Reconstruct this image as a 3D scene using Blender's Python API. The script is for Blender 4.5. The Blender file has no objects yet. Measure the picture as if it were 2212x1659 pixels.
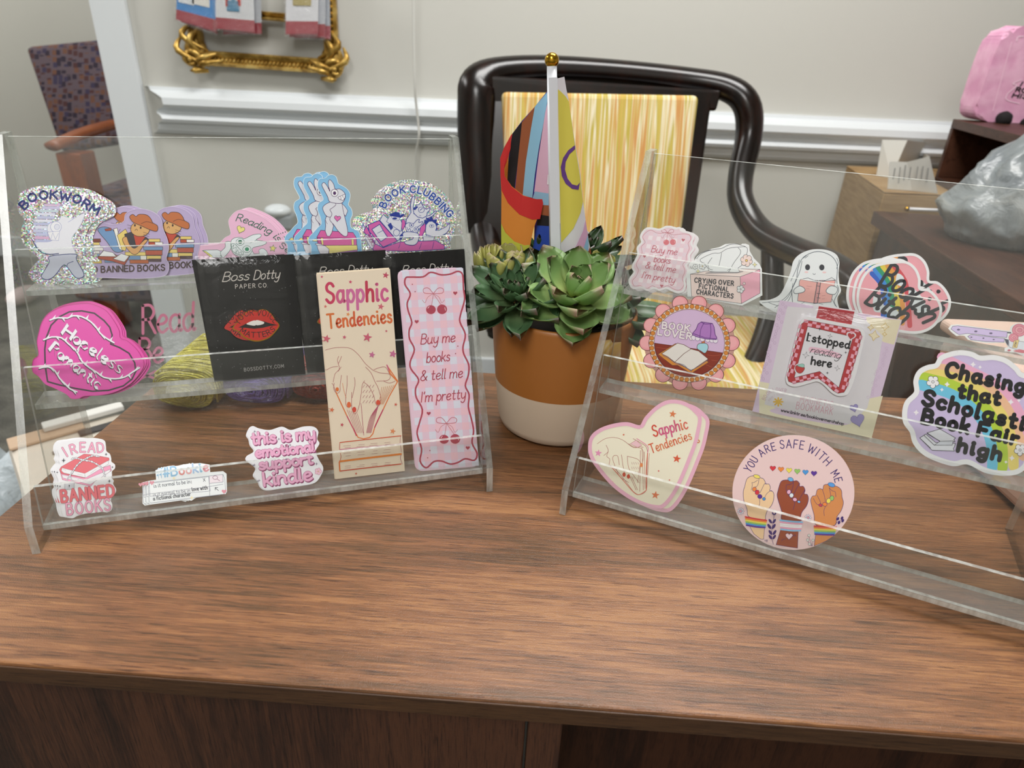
import bpy, bmesh, math, random
from mathutils import Vector, Matrix
from mathutils.geometry import tessellate_polygon
random.seed(7)
C = bpy.context.scene.collection
SC = bpy.context.scene
# ------------------------------------------------------------------ camera, light, exposure
IMW, IMH = 2212.0, 1659.0
FPX, PITCH, ROLL = 1446.72, 0.46715, 0.04479
TZ = 0.75                                    # height of the desk top
CAM = Vector((0, 0, TZ + 0.30819))
_cp, _sp, _cr, _sr = math.cos(PITCH), math.sin(PITCH), math.cos(ROLL), math.sin(ROLL)
FW = Vector((0, _cp, -_sp)); _r = Vector((1, 0, 0)); _u = Vector((0, _sp, _cp))
RT = _cr * _r + _sr * _u; UP = -_sr * _r + _cr * _u
cd = bpy.data.cameras.new('camera'); cam = bpy.data.objects.new('camera', cd); C.objects.link(cam)
m = Matrix((RT, UP, -FW)).transposed().to_4x4(); m.translation = CAM; cam.matrix_world = m
cd.sensor_width = 36; cd.lens = FPX / IMW * 36; cd.clip_start = 0.01
cd.dof.use_dof = True; cd.dof.focus_distance = 0.50; cd.dof.aperture_fstop = 10.0
SC.camera = cam
SC.view_settings.view_transform = 'Standard'; SC.view_settings.look = 'None'
SC.view_settings.exposure = 0.40; SC.view_settings.gamma = 1.0; SC.view_settings.use_curve_mapping = False
SC.cycles.transparent_max_bounces = 48; SC.cycles.max_bounces = 10; SC.cycles.glossy_bounces = 5
SC.cycles.transmission_bounces = 8; SC.cycles.use_denoising = True
SC.cycles.caustics_reflective = False; SC.cycles.caustics_refractive = False
w = bpy.data.worlds.new('World'); SC.world = w; w.use_nodes = True
w.node_tree.nodes['Background'].inputs[0].default_value = (1.0, 1.0, 1.0, 1)
w.node_tree.nodes['Background'].inputs[1].default_value = 0.55

def area(name, loc, size, power, col=(1, .99, .97), rot=(0, 0, 0)):
    d = bpy.data.lights.new(name, 'AREA'); d.shape = 'RECTANGLE'; d.size, d.size_y = size
    d.energy = power; d.color = col
    o = bpy.data.objects.new(name, d); C.objects.link(o); o.location = loc; o.rotation_euler = rot
    return o
area('ceiling_lamp_rear', (-0.35, -1.35, 2.58), (0.6, 1.2), 34)
area('ceiling_lamp_mid', (0.35, 0.95, 2.58), (1.2, 0.6), 34)
area('ceiling_lamp_far', (-2.4, 1.2, 2.58), (0.6, 1.2), 22)
area('fill_light_next_room', (-2.7, 2.72, 2.58), (1.0, 0.5), 18)  # unseen light added to brighten the room beyond the doorway

# ------------------------------------------------------------------ photo-ray helpers: where a seen point lies on a real plane
def ray(px, py):
    return (FW * FPX + RT * (px - IMW / 2) - UP * (py - IMH / 2)).normalized()
def on_z(px, py, z):
    d = ray(px, py); return CAM + d * ((z - CAM.z) / d.z)
def on_y(px, py, y):
    d = ray(px, py); return CAM + d * (y / d.y)

# ------------------------------------------------------------------ materials
def lin(h):
    h = h.lstrip('#'); v = [int(h[i:i + 2], 16) / 255 for i in (0, 2, 4)]
    return tuple((c / 12.92 if c <= .04045 else ((c + .055) / 1.055) ** 2.4) for c in v) + (1,)
_M = {}
def mat(h, rough=.45, metal=0, coat=0, name=None, spec=.5, trans=0):
    k = (h, rough, metal, coat, spec, trans)
    if k in _M: return _M[k]
    m = bpy.data.materials.new(name or 'paint_' + h.lower()); m.use_nodes = True
    b = m.node_tree.nodes['Principled BSDF']
    b.inputs['Base Color'].default_value = lin(h); b.inputs['Roughness'].default_value = rough
    b.inputs['Metallic'].default_value = metal; b.inputs['Coat Weight'].default_value = coat
    b.inputs['Coat Roughness'].default_value = .08; b.inputs['Specular IOR Level'].default_value = spec
    _M[k] = m; return m
class NT:
    def __init__(s, name):
        s.m = bpy.data.materials.new(name); s.m.use_nodes = True; s.t = s.m.node_tree
        s.b = s.t.nodes['Principled BSDF']; s.out = s.t.nodes['Material Output']
    def n(s, kind, **kw):
        nd = s.t.nodes.new(kind)
        for k, v in kw.items():
            if k.startswith('i_'):
                key = k[2:]; key = int(key) if key.isdigit() else key.replace('_', ' ')
                nd.inputs[key].default_value = v
            else: setattr(nd, k, v)
        return nd
    def l(s, a, b): s.t.links.new(a, b)
    def ramp(s, fac, stops, interp='LINEAR'):
        r = s.n('ShaderNodeValToRGB'); e = r.color_ramp; e.interpolation = interp
        while len(e.elements) < len(stops): e.elements.new(.5)
        for el, (p, c) in zip(e.elements, stops): el.position = p; el.color = lin(c) if isinstance(c, str) else (c, c, c, 1)
        s.l(fac, r.inputs[0]); return r.outputs[0]
    def coords(s, scale=(1, 1, 1), rot=(0, 0, 0), kind='Object'):
        tc = s.n('ShaderNodeTexCoord'); mp = s.n('ShaderNodeMapping')
        mp.inputs['Scale'].default_value = scale; mp.inputs['Rotation'].default_value = rot
        s.l(tc.outputs[kind], mp.inputs[0]); return mp.outputs[0]
    def noise(s, vec, scale=1, detail=4, rough=.5, dist=0):
        nd = s.n('ShaderNodeTexNoise', i_Scale=scale, i_Detail=detail, i_Roughness=rough, i_Distortion=dist); s.l(vec, nd.inputs['Vector']); return nd.outputs['Fac']
    def bump(s, h, strength, dist=.001):
        b = s.n('ShaderNodeBump', i_Strength=strength, i_Distance=dist); s.l(h, b.inputs['Height']); s.l(b.outputs[0], s.b.inputs['Normal'])
    def math(s, op, a, b=None):
        nd = s.n('ShaderNodeMath', operation=op)
        for i, v in enumerate((a, b)):
            if v is None: continue
            if isinstance(v, (int, float)): nd.inputs[i].default_value = v
            else: s.l(v, nd.inputs[i])
        return nd.outputs[0]
def wood(name, stops, rough=.4, scale=1.0, axis='x', coat=0.0, bump=.25, rot=(0, 0, 0), spec=.5):
    t = NT(name); t.b.inputs['Specular IOR Level'].default_value = spec; ax = 'xyz'.index(axis)
    def sc(a, b): return tuple((a if i == ax else b) * scale for i in range(3))
    big = t.noise(t.coords(sc(1.1, 7), rot), 1.6, 3, .5, 1.6)
    mid = t.noise(t.coords(sc(3.2, 55), rot), 1.7, 5, .62, 1.2)
    fine = t.noise(t.coords(sc(26, 620), rot), 1.5, 4, .6, .3)
    f = t.math('ADD', t.math('MULTIPLY', big, .36), t.math('ADD', t.math('MULTIPLY', mid, .30), t.math('MULTIPLY', fine, .34)))
    pores = t.math('GREATER_THAN', t.noise(t.coords(sc(38, 900), rot), 1.3, 2, .5), .62)
    col = t.ramp(f, stops); mx = t.n('ShaderNodeMixRGB', blend_type='MULTIPLY'); t.l(t.math('MULTIPLY', pores, .7), mx.inputs[0]); t.l(col, mx.inputs[1]); mx.inputs[2].default_value = (.35, .28, .25, 1)
    t.l(mx.outputs[0], t.b.inputs['Base Color']); t.b.inputs['Roughness'].default_value = rough
    t.b.inputs['Coat Weight'].default_value = coat; t.b.inputs['Coat Roughness'].default_value = .2
    gr = t.noise(t.coords((1400, 1400, 1400)), 1.2, 2); t.bump(t.math('ADD', fine, t.math('MULTIPLY', gr, 1.2)), bump, .0003)
    return t.m
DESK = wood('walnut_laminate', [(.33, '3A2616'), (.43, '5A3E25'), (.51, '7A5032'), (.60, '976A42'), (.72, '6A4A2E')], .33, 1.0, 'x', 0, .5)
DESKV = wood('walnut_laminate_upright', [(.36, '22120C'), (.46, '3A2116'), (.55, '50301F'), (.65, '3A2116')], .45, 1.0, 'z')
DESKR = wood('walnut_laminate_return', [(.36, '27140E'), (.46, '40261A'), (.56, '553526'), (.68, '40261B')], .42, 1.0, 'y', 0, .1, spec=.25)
DARKW = wood('dark_mahogany', [(.35, '080404'), (.50, '120A08'), (.62, '2C140D'), (.72, '100807')], .24, 1.5, 'z', .0, 0)
MIDW = wood('orange_brown_wood', [(.35, '6B3313'), (.5, '8A4519'), (.65, '9C5526')], .4, 1, 'z')
DESKE = wood('walnut_dark_edge', [(.33, '2C1A0F'), (.47, '452D1B'), (.6, '5A3D26'), (.72, '3A2416')], .45, 1.0, 'x')
def acrylic(name, tint, edge=False, lo=.08, hi=.34, haze=0):
    t = NT(name); t.t.nodes.remove(t.b)
    tr = t.n('ShaderNodeBsdfTransparent'); tr.inputs[0].default_value = tint
    gl = t.n('ShaderNodeBsdfGlossy', i_Roughness=.02); fr = t.n('ShaderNodeFresnel', i_IOR=1.49); ge = t.n('ShaderNodeNewGeometry')
    t.l(t.math('SUBTRACT', 1.49, t.math('MULTIPLY', ge.outputs['Backfacing'], 1.49 - 1 / 1.49)), fr.inputs['IOR'])
    mx = t.n('ShaderNodeMixShader')
    if edge:
        gl.inputs['Roughness'].default_value = .3
        df = t.n('ShaderNodeBsdfDiffuse'); df.inputs[0].default_value = (.66, .69, .66, 1)
        tl = t.n('ShaderNodeBsdfTranslucent'); tl.inputs[0].default_value = (.85, .88, .86, 1)
        m0 = t.n('ShaderNodeMixShader', i_Fac=.3); t.l(df.outputs[0], m0.inputs[1]); t.l(tl.outputs[0], m0.inputs[2])
        ns = t.noise(t.coords((60, 60, 14)), 2, 4, .6)
        m1 = t.n('ShaderNodeMixShader'); t.l(t.ramp(ns, [(.38, lo), (.64, hi)]), m1.inputs[0])
        t.l(tr.outputs[0], m1.inputs[1]); t.l(m0.outputs[0], m1.inputs[2])
        m2 = t.n('ShaderNodeMixShader', i_Fac=.14); t.l(m1.outputs[0], m2.inputs[1]); t.l(gl.outputs[0], m2.inputs[2])
        t.l(m2.outputs[0], t.out.inputs[0])
    else:
        t.l(fr.outputs[0], mx.inputs[0]); t.l(tr.outputs[0], mx.inputs[1]); t.l(gl.outputs[0], mx.inputs[2])
        if haze:
            df = t.n('ShaderNodeBsdfDiffuse'); df.inputs[0].default_value = (.8, .8, .8, 1); m3 = t.n('ShaderNodeMixShader', i_Fac=haze); t.l(mx.outputs[0], m3.inputs[1]); t.l(df.outputs[0], m3.inputs[2]); mx = m3
        t.l(mx.outputs[0], t.out.inputs[0])
    return t.m
ACR = acrylic('clear_acrylic', (.962, .968, .962, 1)); ACE = acrylic('acrylic_cut_edge', (.93, .96, .94, 1), True)
ACB = acrylic('acrylic_bright_edge', (.93, .96, .94, 1), True, .35, .9); ACF = acrylic('acrylic_hazy_floor', (.97, .975, .97, 1), haze=.07)  # ACF: shelf floors, clear acrylic with an even pale haze mixed in
def film(name, strength=.6, scale=60, refl=.06):
    t = NT(name); t.t.nodes.remove(t.b)
    tr = t.n('ShaderNodeBsdfTransparent'); tr.inputs[0].default_value = (.97, .97, .97, 1)
    gl = t.n('ShaderNodeBsdfGlossy', i_Roughness=.13)
    ns = t.noise(t.coords((1, 1.6, 1)), scale, 4, .6, 1.5)
    bp = t.n('ShaderNodeBump', i_Strength=strength, i_Distance=.004); t.l(ns, bp.inputs['Height']); t.l(bp.outputs[0], gl.inputs['Normal'])
    mx = t.n('ShaderNodeMixShader', i_Fac=refl); t.l(tr.outputs[0], mx.inputs[1]); t.l(gl.outputs[0], mx.inputs[2]); t.l(mx.outputs[0], t.out.inputs[0])
    return t.m
FILM = film('clear_film', .35, 30, .022); CELLO = film('crinkled_cellophane', 1.0, 90, .13)
def holo(name, base):
    t = NT(name); v = t.coords((1, 1, 1))
    vo = t.n('ShaderNodeTexVoronoi', i_Scale=1150.0); t.l(v, vo.inputs['Vector'])
    sp = t.n('ShaderNodeSeparateColor'); t.l(vo.outputs['Color'], sp.inputs[0])
    hs = t.n('ShaderNodeCombineColor', mode='HSV', i_1=.38, i_2=.9); t.l(sp.outputs[0], hs.inputs[0])
    t.l(t.ramp(sp.outputs[1], [(0, .05), (.55, .35), (1, .75)]), hs.inputs[1])
    t.l(t.ramp(sp.outputs[2], [(0, .42), (.5, .75), (1, 1.0)]), hs.inputs[2])
    t.l(hs.outputs[0], t.b.inputs['Base Color']); t.b.inputs['Metallic'].default_value = .25; t.b.inputs['Roughness'].default_value = .3
    nm = t.n('ShaderNodeVectorMath', operation='SUBTRACT'); t.l(vo.outputs['Color'], nm.inputs[0]); nm.inputs[1].default_value = (.5, .5, .5)
    s2 = t.n('ShaderNodeVectorMath', operation='SCALE', i_Scale=.5); t.l(nm.outputs[0], s2.inputs[0])
    ge = t.n('ShaderNodeNewGeometry'); ad = t.n('ShaderNodeVectorMath', operation='ADD'); t.l(ge.outputs['Normal'], ad.inputs[0]); t.l(s2.outputs[0], ad.inputs[1])
    no = t.n('ShaderNodeVectorMath', operation='NORMALIZE'); t.l(ad.outputs[0], no.inputs[0]); t.l(no.outputs[0], t.b.inputs['Normal'])
    t.b.inputs['Coat Weight'].default_value = 1.0; t.b.inputs['Coat Roughness'].default_value = .12
    return t.m
HOLO = holo('holographic_glitter', 'C0C0C8')

# ------------------------------------------------------------------ mesh helpers
def tag(o, label=None, cat=None, group=None, kind=None):
    if label: o['label'] = label
    if cat: o['category'] = cat
    if group: o['group'] = group
    if kind: o['kind'] = kind
    return o
def link(name, verts, faces, mats, parent=None, mi=None, smooth=False, matrix=None):
    me = bpy.data.meshes.new(name); me.from_pydata([tuple(v) for v in verts], [], faces); me.update()
    mats = mats if isinstance(mats, (list, tuple)) else [mats]
    for x in mats: me.materials.append(x)
    if mi: me.polygons.foreach_set('material_index', mi)
    if smooth: me.polygons.foreach_set('use_smooth', [True] * len(me.polygons))
    o = bpy.data.objects.new(name, me); C.objects.link(o)
    if parent: o.parent = parent
    if matrix: o.matrix_world = matrix
    return o
def empty(name, loc=(0, 0, 0), rz=0, label=None, cat=None, group=None):
    o = bpy.data.objects.new(name, None); C.objects.link(o); o.location = loc; o.rotation_euler = (0, 0, rz); o.empty_display_size = .02
    return tag(o, label, cat, group)
def bm_obj(name, bm, m, parent=None, smooth=False, kind=None):
    me = bpy.data.meshes.new(name)
    bmesh.ops.recalc_face_normals(bm, faces=bm.faces); bm.to_mesh(me); bm.free()
    for x in (m if isinstance(m, (list, tuple)) else [m]): me.materials.append(x)
    if smooth: me.polygons.foreach_set('use_smooth', [True] * len(me.polygons))
    o = bpy.data.objects.new(name, me); C.objects.link(o)
    if parent: o.parent = parent
    if kind: o['kind'] = kind
    return o
def box_bm(bm, lo, hi, bev=0, seg=2, rot=None):
    r = bmesh.ops.create_cube(bm, size=1); vs = r['verts']
    for v in vs: v.co = Vector([lo[i] + (v.co[i] + .5) * (hi[i] - lo[i]) for i in range(3)])
    if bev:
        es = list({e for v in vs for e in v.link_edges}); bmesh.ops.bevel(bm, geom=es, offset=bev, segments=seg, affect='EDGES', profile=.5)
def box(name, lo, hi, m, parent=None, bev=0.002, seg=2, smooth=False):
    bm = bmesh.new(); box_bm(bm, lo, hi, bev, seg); return bm_obj(name, bm, m, parent, smooth)
def prism(name, poly, h0, h1, m, parent=None, bev=0, axis='z'):
    """poly in the plane normal to axis, extruded from h0 to h1"""
    f = {'z': lambda a, b, h: (a, b, h), 'y': lambda a, b, h: (a, h, b), 'x': lambda a, b, h: (h, a, b)}[axis]
    bm = bmesh.new(); lo = [bm.verts.new(f(a, b, h0)) for a, b in poly]; hi = [bm.verts.new(f(a, b, h1)) for a, b in poly]
    bm.faces.new(lo); bm.faces.new(hi[::-1]); n = len(poly)
    for i in range(n): bm.faces.new((lo[i], lo[(i + 1) % n], hi[(i + 1) % n], hi[i]))
    if bev: bmesh.ops.bevel(bm, geom=list(bm.edges), offset=bev, segments=2, affect='EDGES', profile=.5)
    return bm_obj(name, bm, m, parent)
def cr(pts, closed=False, sub=4):
    """Catmull-Rom through points of any dimension"""
    P = [tuple(p) for p in pts]; n = len(P)
    if n < 3: return P
    out = []; D = len(P[0])
    for i in range(n if closed else n - 1):
        p1, p2 = P[i], P[(i + 1) % n]
        p0 = P[i - 1] if (closed or i) else p1
        p3 = P[(i + 2) % n] if (closed or i + 2 < n) else p2
        for k in range(sub):
            t = k / sub; t2 = t * t; t3 = t2 * t
            out.append(tuple(.5 * (2 * p1[d] + (p2[d] - p0[d]) * t + (2 * p0[d] - 5 * p1[d] + 4 * p2[d] - p3[d]) * t2 + (3 * p1[d] - p0[d] - 3 * p2[d] + p3[d]) * t3) for d in range(D)))
    if not closed: out.append(P[-1])
    return out
def sweep(name, pts, rad, m, parent=None, seg=12, sub=5, closed=False, cap=True, upv=None, bm=None):
    """tube along pts; rad = list of (rx, ry) or r per point, rx sideways, ry along upv"""
    rad = [(r, r) if not isinstance(r, (tuple, list)) else r for r in (rad if isinstance(rad, (list, tuple)) else [rad] * len(pts))]
    Q = cr([tuple(p) + tuple(r) for p, r in zip(pts, rad)], closed, sub) if sub > 1 else [tuple(p) + tuple(r) for p, r in zip(pts, rad)]
    own = bm is None; bm = bm or bmesh.new(); rings = []; n = len(Q); upv = Vector(upv) if upv else None; last = None
    for i in range(n):
        p = Vector(Q[i][:3]); a = Vector(Q[(i - 1) % n if closed else max(i - 1, 0)][:3]); b = Vector(Q[(i + 1) % n if closed else min(i + 1, n - 1)][:3])
        t = (b - a).normalized()
        ref = upv if upv and abs(t.dot(upv)) < .98 else (last or (Vector((0, 0, 1)) if abs(t.z) < .9 else Vector((0, 1, 0))))
        s = t.cross(ref)
        if s.length < 1e-6: s = t.orthogonal()
        s.normalize(); u = s.cross(t).normalized(); last = u
        rings.append([bm.verts.new(p + s * (math.cos(6.28318 * k / seg) * Q[i][3]) + u * (math.sin(6.28318 * k / seg) * Q[i][4])) for k in range(seg)])
    for i in range(n if closed else n - 1):
        A, B = rings[i], rings[(i + 1) % n]
        for k in range(seg): bm.faces.new((A[k], A[(k + 1) % seg], B[(k + 1) % seg], B[k]))
    if cap and not closed: bm.faces.new(rings[0][::-1]); bm.faces.new(rings[-1])
    if own: return bm_obj(name, bm, m, parent, True)
def lathe(name, prof, m, parent=None, seg=48, center=(0, 0, 0), mi=None, cap=True):
    vs, fs, ms = [], [], []; c = Vector(center)
    for r, z in prof:
        for k in range(seg):
            a = 6.283185 * k / seg; vs.append(c + Vector((r * math.cos(a), r * math.sin(a), z)))
    for i in range(len(prof) - 1):
        for k in range(seg):
            k2 = (k + 1) % seg; fs.append((i * seg + k, i * seg + k2, (i + 1) * seg + k2, (i + 1) * seg + k)); ms.append(mi[i] if mi else 0)
    if cap:
        fs.append(tuple(range(seg))[::-1]); ms.append(0); fs.append(tuple((len(prof) - 1) * seg + k for k in range(seg))); ms.append(mi[-1] if mi else 0)
    return link(name, vs, fs, m, parent, ms, True)
# ------------------------------------------------------------------ stroke lettering (baseline 0, x-height 6, capitals 10)
G = {}
def _g(s):
    for ln in s.strip().split('\n'):
        ch, wd, st = ln.split(' ', 2); S = []
        for q in st.split('|'):
            q = q.strip(); sm = q.startswith('~'); q = q.lstrip('~')
            S.append((sm, [tuple(float(v) for v in p.split(',')) for p in q.split()]))
        G[ch] = (float(wd), S)
_g('''A 7 0,0 3.5,10 7,0|1.2,3.4 5.8,3.4
B 6 0,0 0,10|~0,10 3.6,9.9 5.2,7.7 3.6,5.5 0,5.4|~0,5.4 4,5.2 6,2.7 4,.1 0,0
C 6.5 ~6.5,8.2 5.2,9.7 3.2,10 1,8.4 0,5 1,1.6 3.2,0 5.2,.3 6.5,1.8
D 6.5 0,0 0,10|~0,10 3,9.9 5.8,8 6.5,5 5.8,2 3,.1 0,0
E 5.5 5.5,10 0,10 0,0 5.5,0|0,5.2 4.7,5.2
F 5.5 5.5,10 0,10 0,0|0,5.2 4.5,5.2
G 6.8 ~6.5,8.2 5.2,9.7 3.2,10 1,8.4 0,5 1,1.6 3.2,0 5.6,.5 6.6,2.4 6.7,4.6|6.7,4.6 4,4.6
H 6.5 0,0 0,10|6.5,0 6.5,10|0,5.2 6.5,5.2
I 1 .5,0 .5,10
J 4.5 ~4,10 4,3 3.2,.6 1.5,0 0,1.4
K 6 0,0 0,10|5.8,10 .2,4.6|1.8,6 6,0
L 5 0,10 0,0 5,0
M 8 0,0 .6,10 4,3 7.4,10 8,0
N 6.5 0,0 0,10 6.5,0 6.5,10
O 7 ~3.5,10 1,8.5 0,5 1,1.5 3.5,0 6,1.5 7,5 6,8.5 3.5,10
P 5.6 0,0 0,10|~0,10 3.6,9.9 5.6,7.3 3.6,4.7 0,4.6
R 6 0,0 0,10|~0,10 3.6,9.9 5.4,7.5 3.6,5.1 0,5|2.6,5 6,0
S 5.6 ~5.4,8.4 4,9.8 2,9.9 .4,8.4 .8,6.3 2.8,5.2 4.9,4.1 5.5,2.1 4.2,.3 2,0 0,1.6
T 7 0,10 7,10|3.5,10 3.5,0
U 6.5 ~0,10 0,4 .6,1.3 3.2,0 5.9,1.3 6.5,4 6.5,10
V 7 0,10 3.5,0 7,10
W 9.5 0,10 2.4,0 4.75,8 7.1,0 9.5,10
X 6.5 0,10 6.5,0|6.5,10 0,0
Y 6.8 0,10 3.4,5 6.8,10|3.4,5 3.4,0
Z 6 0,10 6,10 0,0 6,0
a 5.4 ~4.6,4.9 3,6 1,5.3 0,3 .9,.6 2.6,0 4.6,2.2|~4.7,6 4.6,1.4 5,.2 5.8,.6
b 4.8 ~.2,10 0,4 0,0|~0,3.6 1.6,5.8 3.4,5.8 4.8,3 3.4,.3 1.6,.1 0,1.6
c 4.4 ~4.3,4.9 2.6,6 .9,5.2 0,3 .9,.8 2.6,0 4.4,1.1
d 5.4 ~4.6,4.9 3,6 1,5.3 0,3 .9,.6 2.6,0 4.6,2.2|~5,10 4.6,4 4.6,1.2 5.1,.1 5.8,.6
e 4.8 ~.3,2.9 3,3.2 4.5,4.5 3.4,6 1.6,5.8 .1,3.4 .8,.8 2.6,0 4.8,1.2
f 3.8 ~3.8,9.2 2.7,10 1.6,9 1.4,5 1.4,0|0,5.8 3.2,5.8
g 5.2 ~4.5,4.9 3,6 1,5.3 0,3.2 .9,.9 2.6,.3 4.5,2.2|~4.8,6 4.7,0 4,-3 2,-3.8 .3,-2.6
h 4.8 0,10 0,0|~0,3.4 1.4,5.6 3.2,6 4.4,4.6 4.5,0
i 1.4 ~.4,6 .4,1.2 .8,.1 1.4,.5|~.2,8.6 .6,8.8 .6,8.4 .2,8.6
j 2.4 ~2,6 2,-1.5 1.2,-3.4 0,-3
k 4.6 .1,10 0,0|4.2,6 .2,2.4|1.5,3.4 4.6,0
l 1.4 ~.4,10 .3,1.6 .7,.1 1.4,.5
m 7.8 0,6 0,0|~0,3.6 1.2,5.7 2.8,5.9 3.7,4.4 3.7,0|~3.7,3.6 4.9,5.7 6.4,5.9 7.3,4.4 7.4,.8 7.9,.3
n 4.9 0,6 0,0|~0,3.6 1.4,5.7 3.2,5.9 4.3,4.4 4.3,.9 4.9,.3
o 4.8 ~2.4,6 .7,5.1 0,3 .7,.9 2.4,0 4.1,.9 4.8,3 4.1,5.1 2.4,6
p 4.8 0,6 0,-4|~0,3.6 1.6,5.8 3.4,5.8 4.8,3 3.4,.2 1.6,.2 0,1.8
q 4.8 ~4.6,4.9 3,6 1,5.3 0,3 .9,.6 2.6,0 4.6,2.2|4.8,6 4.8,-4
r 3.5 0,6 0,0|~0,3.2 1.3,5.5 3.5,5.7
s 4 ~3.8,5 2.4,6 .8,5.4 .6,4 2.2,3.1 3.8,2.2 3.6,.6 1.8,0 0,.9
t 3.8 ~1.5,9 1.5,1.4 2.4,.1 3.8,.6|0,6 3.5,6
u 5.2 ~0,6 0,2 1,.1 2.8,.2 4.4,2.2|~4.5,6 4.4,1.2 4.8,.2 5.4,.5
v 4.6 0,6 2.3,0 4.6,6
w 7 0,6 1.8,0 3.5,5.2 5.2,0 7,6
x 4.6 0,6 4.6,0|4.6,6 0,0
y 5 ~0,6 .2,2.6 1.4,.6 3,.7 4.5,2.6|~4.7,6 4.6,0 3.9,-3 2,-3.8 .4,-2.7
z 4.4 0,6 4.4,6 0,0 4.4,0
& 7 ~7,0 1.8,6.8 1.6,9 3.2,10 4.6,8.6 3.4,6.2 .6,3.6 .4,1.2 2.4,0 5,.9 6.8,4
' 1.2 .8,10 .3,8
. 1 ~.3,.3 .6,.5 .6,.1 .3,.3
/ 4 0,-1 4,10
# 6 1.6,0 2.6,10|4,0 5,10|.2,3.2 6,3.2|.6,6.8 6.2,6.8
, 1 .8,.6 .2,-1.6
- 3 0,4 3,4''')
def text_strokes(s, track=2.2):
    x = 0; out = []
    for i, ch in enumerate(s):
        if ch == ' ': x += 3.6; continue
        wd, st = G[ch]; out.append((i, x, wd, st)); x += wd + track
    return out, max(x - track, .1)
def P(s): return [tuple(float(v) for v in q.split(',')) for q in s.split()]
E6 = 2.4e-6
class Art:
    """flat print drawn as thin ink layers; crop = (x0, y0, scale) of the drawing's own coordinates"""
    def __init__(s, crop):
        s.c = crop; s.lay = 0; s.part = {'artwork': ([], [], [], []), 'lettering': ([], [], [], [])}; s.mats = []; s.hold = False; s.sub = 0; s.nib = None; s.gl = .35
    def crop(s, c): s.c = c
    def px(s, p): return (s.c[0] + p[0] / s.c[2], s.c[1] + p[1] / s.c[2])
    def _add(s, part, pts, faces, col):
        V, F, I, L = s.part[part]; b = len(V); V += [s.px(p) for p in pts]; L += [s.lay] * len(pts)
        if col not in s.mats: s.mats.append(col)
        ix = s.mats.index(col)
        for f in faces: F.append(tuple(b + k for k in f)); I.append(ix)
    def poly(s, pts, col, sm=False, part='artwork', line=None, lw=3):
        if isinstance(pts, str): pts = P(pts)
        if sm: pts = cr(pts, True, 4)
        s.lay += not s.hold; tr = tessellate_polygon([[Vector((p[0], p[1], 0)) for p in pts]]); s._add(part, pts, tr, col)
        if line: s.line(pts, lw, line, sm=False, closed=True, part=part)
    def line(s, pts, w, col, sm=True, closed=False, part='artwork'):
        if isinstance(pts, str): pts = P(pts)
        if sm and len(pts) > 2: pts = cr(pts, closed, 4)
        s.lay += not s.hold; r = w / 2; q = []
        for p in pts:
            if not q or math.hypot(p[0] - q[-1][0], p[1] - q[-1][1]) > w * .04 + 1e-4: q.append((p[0], p[1]))
        if closed and len(q) > 2: q.append(q[0])
        if len(q) < 2:
            if not q: return
            q.append((q[0][0] + w * .05, q[0][1]))
        runs = [[q[0]]]
        for i in range(1, len(q)):
            runs[-1].append(q[i])
            if i < len(q) - 1:
                a, b, c = q[i - 1], q[i], q[i + 1]; v0 = (b[0] - a[0], b[1] - a[1]); v1 = (c[0] - b[0], c[1] - b[1])
                if v0[0] * v1[0] + v0[1] * v1[1] < .45 * math.hypot(*v0) * math.hypot(*v1): runs.append([b])
        base = s.lay
        for ri, R in enumerate(runs):
            n = len(R); V = []; F = []; s.lay = base + .3 * (s.sub % 3); s.sub += 1
            for i in range(n):
                a, b = R[max(i - 1, 0)], R[min(i + 1, n - 1)]; d = math.hypot(b[0] - a[0], b[1] - a[1]) or 1; nx, ny = -(b[1] - a[1]) / d, (b[0] - a[0]) / d
                if s.nib is not None: nx, ny = .35 * nx + math.cos(s.nib), .35 * ny + math.sin(s.nib)
                V += [(R[i][0] + nx * r, R[i][1] + ny * r), (R[i][0] - nx * r, R[i][1] - ny * r)]
            for i in range(n - 1): F.append((2 * i, 2 * i + 1, 2 * i + 3, 2 * i + 2))
            if r / s.c[2] > .35 and s.nib is None:
                loop = closed and len(runs) == 1
                for (x, y), (x2, y2), e in (() if loop else ((R[0], R[1], 0), (R[-1], R[-2], n - 1))):
                    th = math.atan2(y - y2, x - x2); b = len(V); k = 5
                    V += [(x + r * math.cos(th + t), y + r * math.sin(th + t)) for t in (-1.5708 + 3.14159 * m_ / k for m_ in range(k + 1))]; F.append(tuple(range(b, b + k + 1)))
            s._add(part, V, F, col)
        s.lay = base
    def ell(s, x, y, rx, ry, col, a=0, line=None, lw=3, n=20):
        ca, sa = math.cos(a), math.sin(a)
        pts = [(x + rx * math.cos(t) * ca - ry * math.sin(t) * sa, y + rx * math.cos(t) * sa + ry * math.sin(t) * ca) for t in (6.2832 * i / n for i in range(n))]
        if col: s.poly(pts, col)
        if line: s.line(pts, lw, line, sm=False, closed=True)
    def heart(s, x, y, r, col, a=0, line=None, lw=2):
        pts = []
        for i in range(20):
            t = 6.2832 * i / 20; hx = .0625 * 16 * math.sin(t) ** 3; hy = -.0625 * (13 * math.cos(t) - 5 * math.cos(2 * t) - 2 * math.cos(3 * t) - math.cos(4 * t))
            pts.append((x + r * (hx * math.cos(a) - hy * math.sin(a)), y + r * (hx * math.sin(a) + hy * math.cos(a))))
        s.poly(pts, col, line=line, lw=lw)
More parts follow.
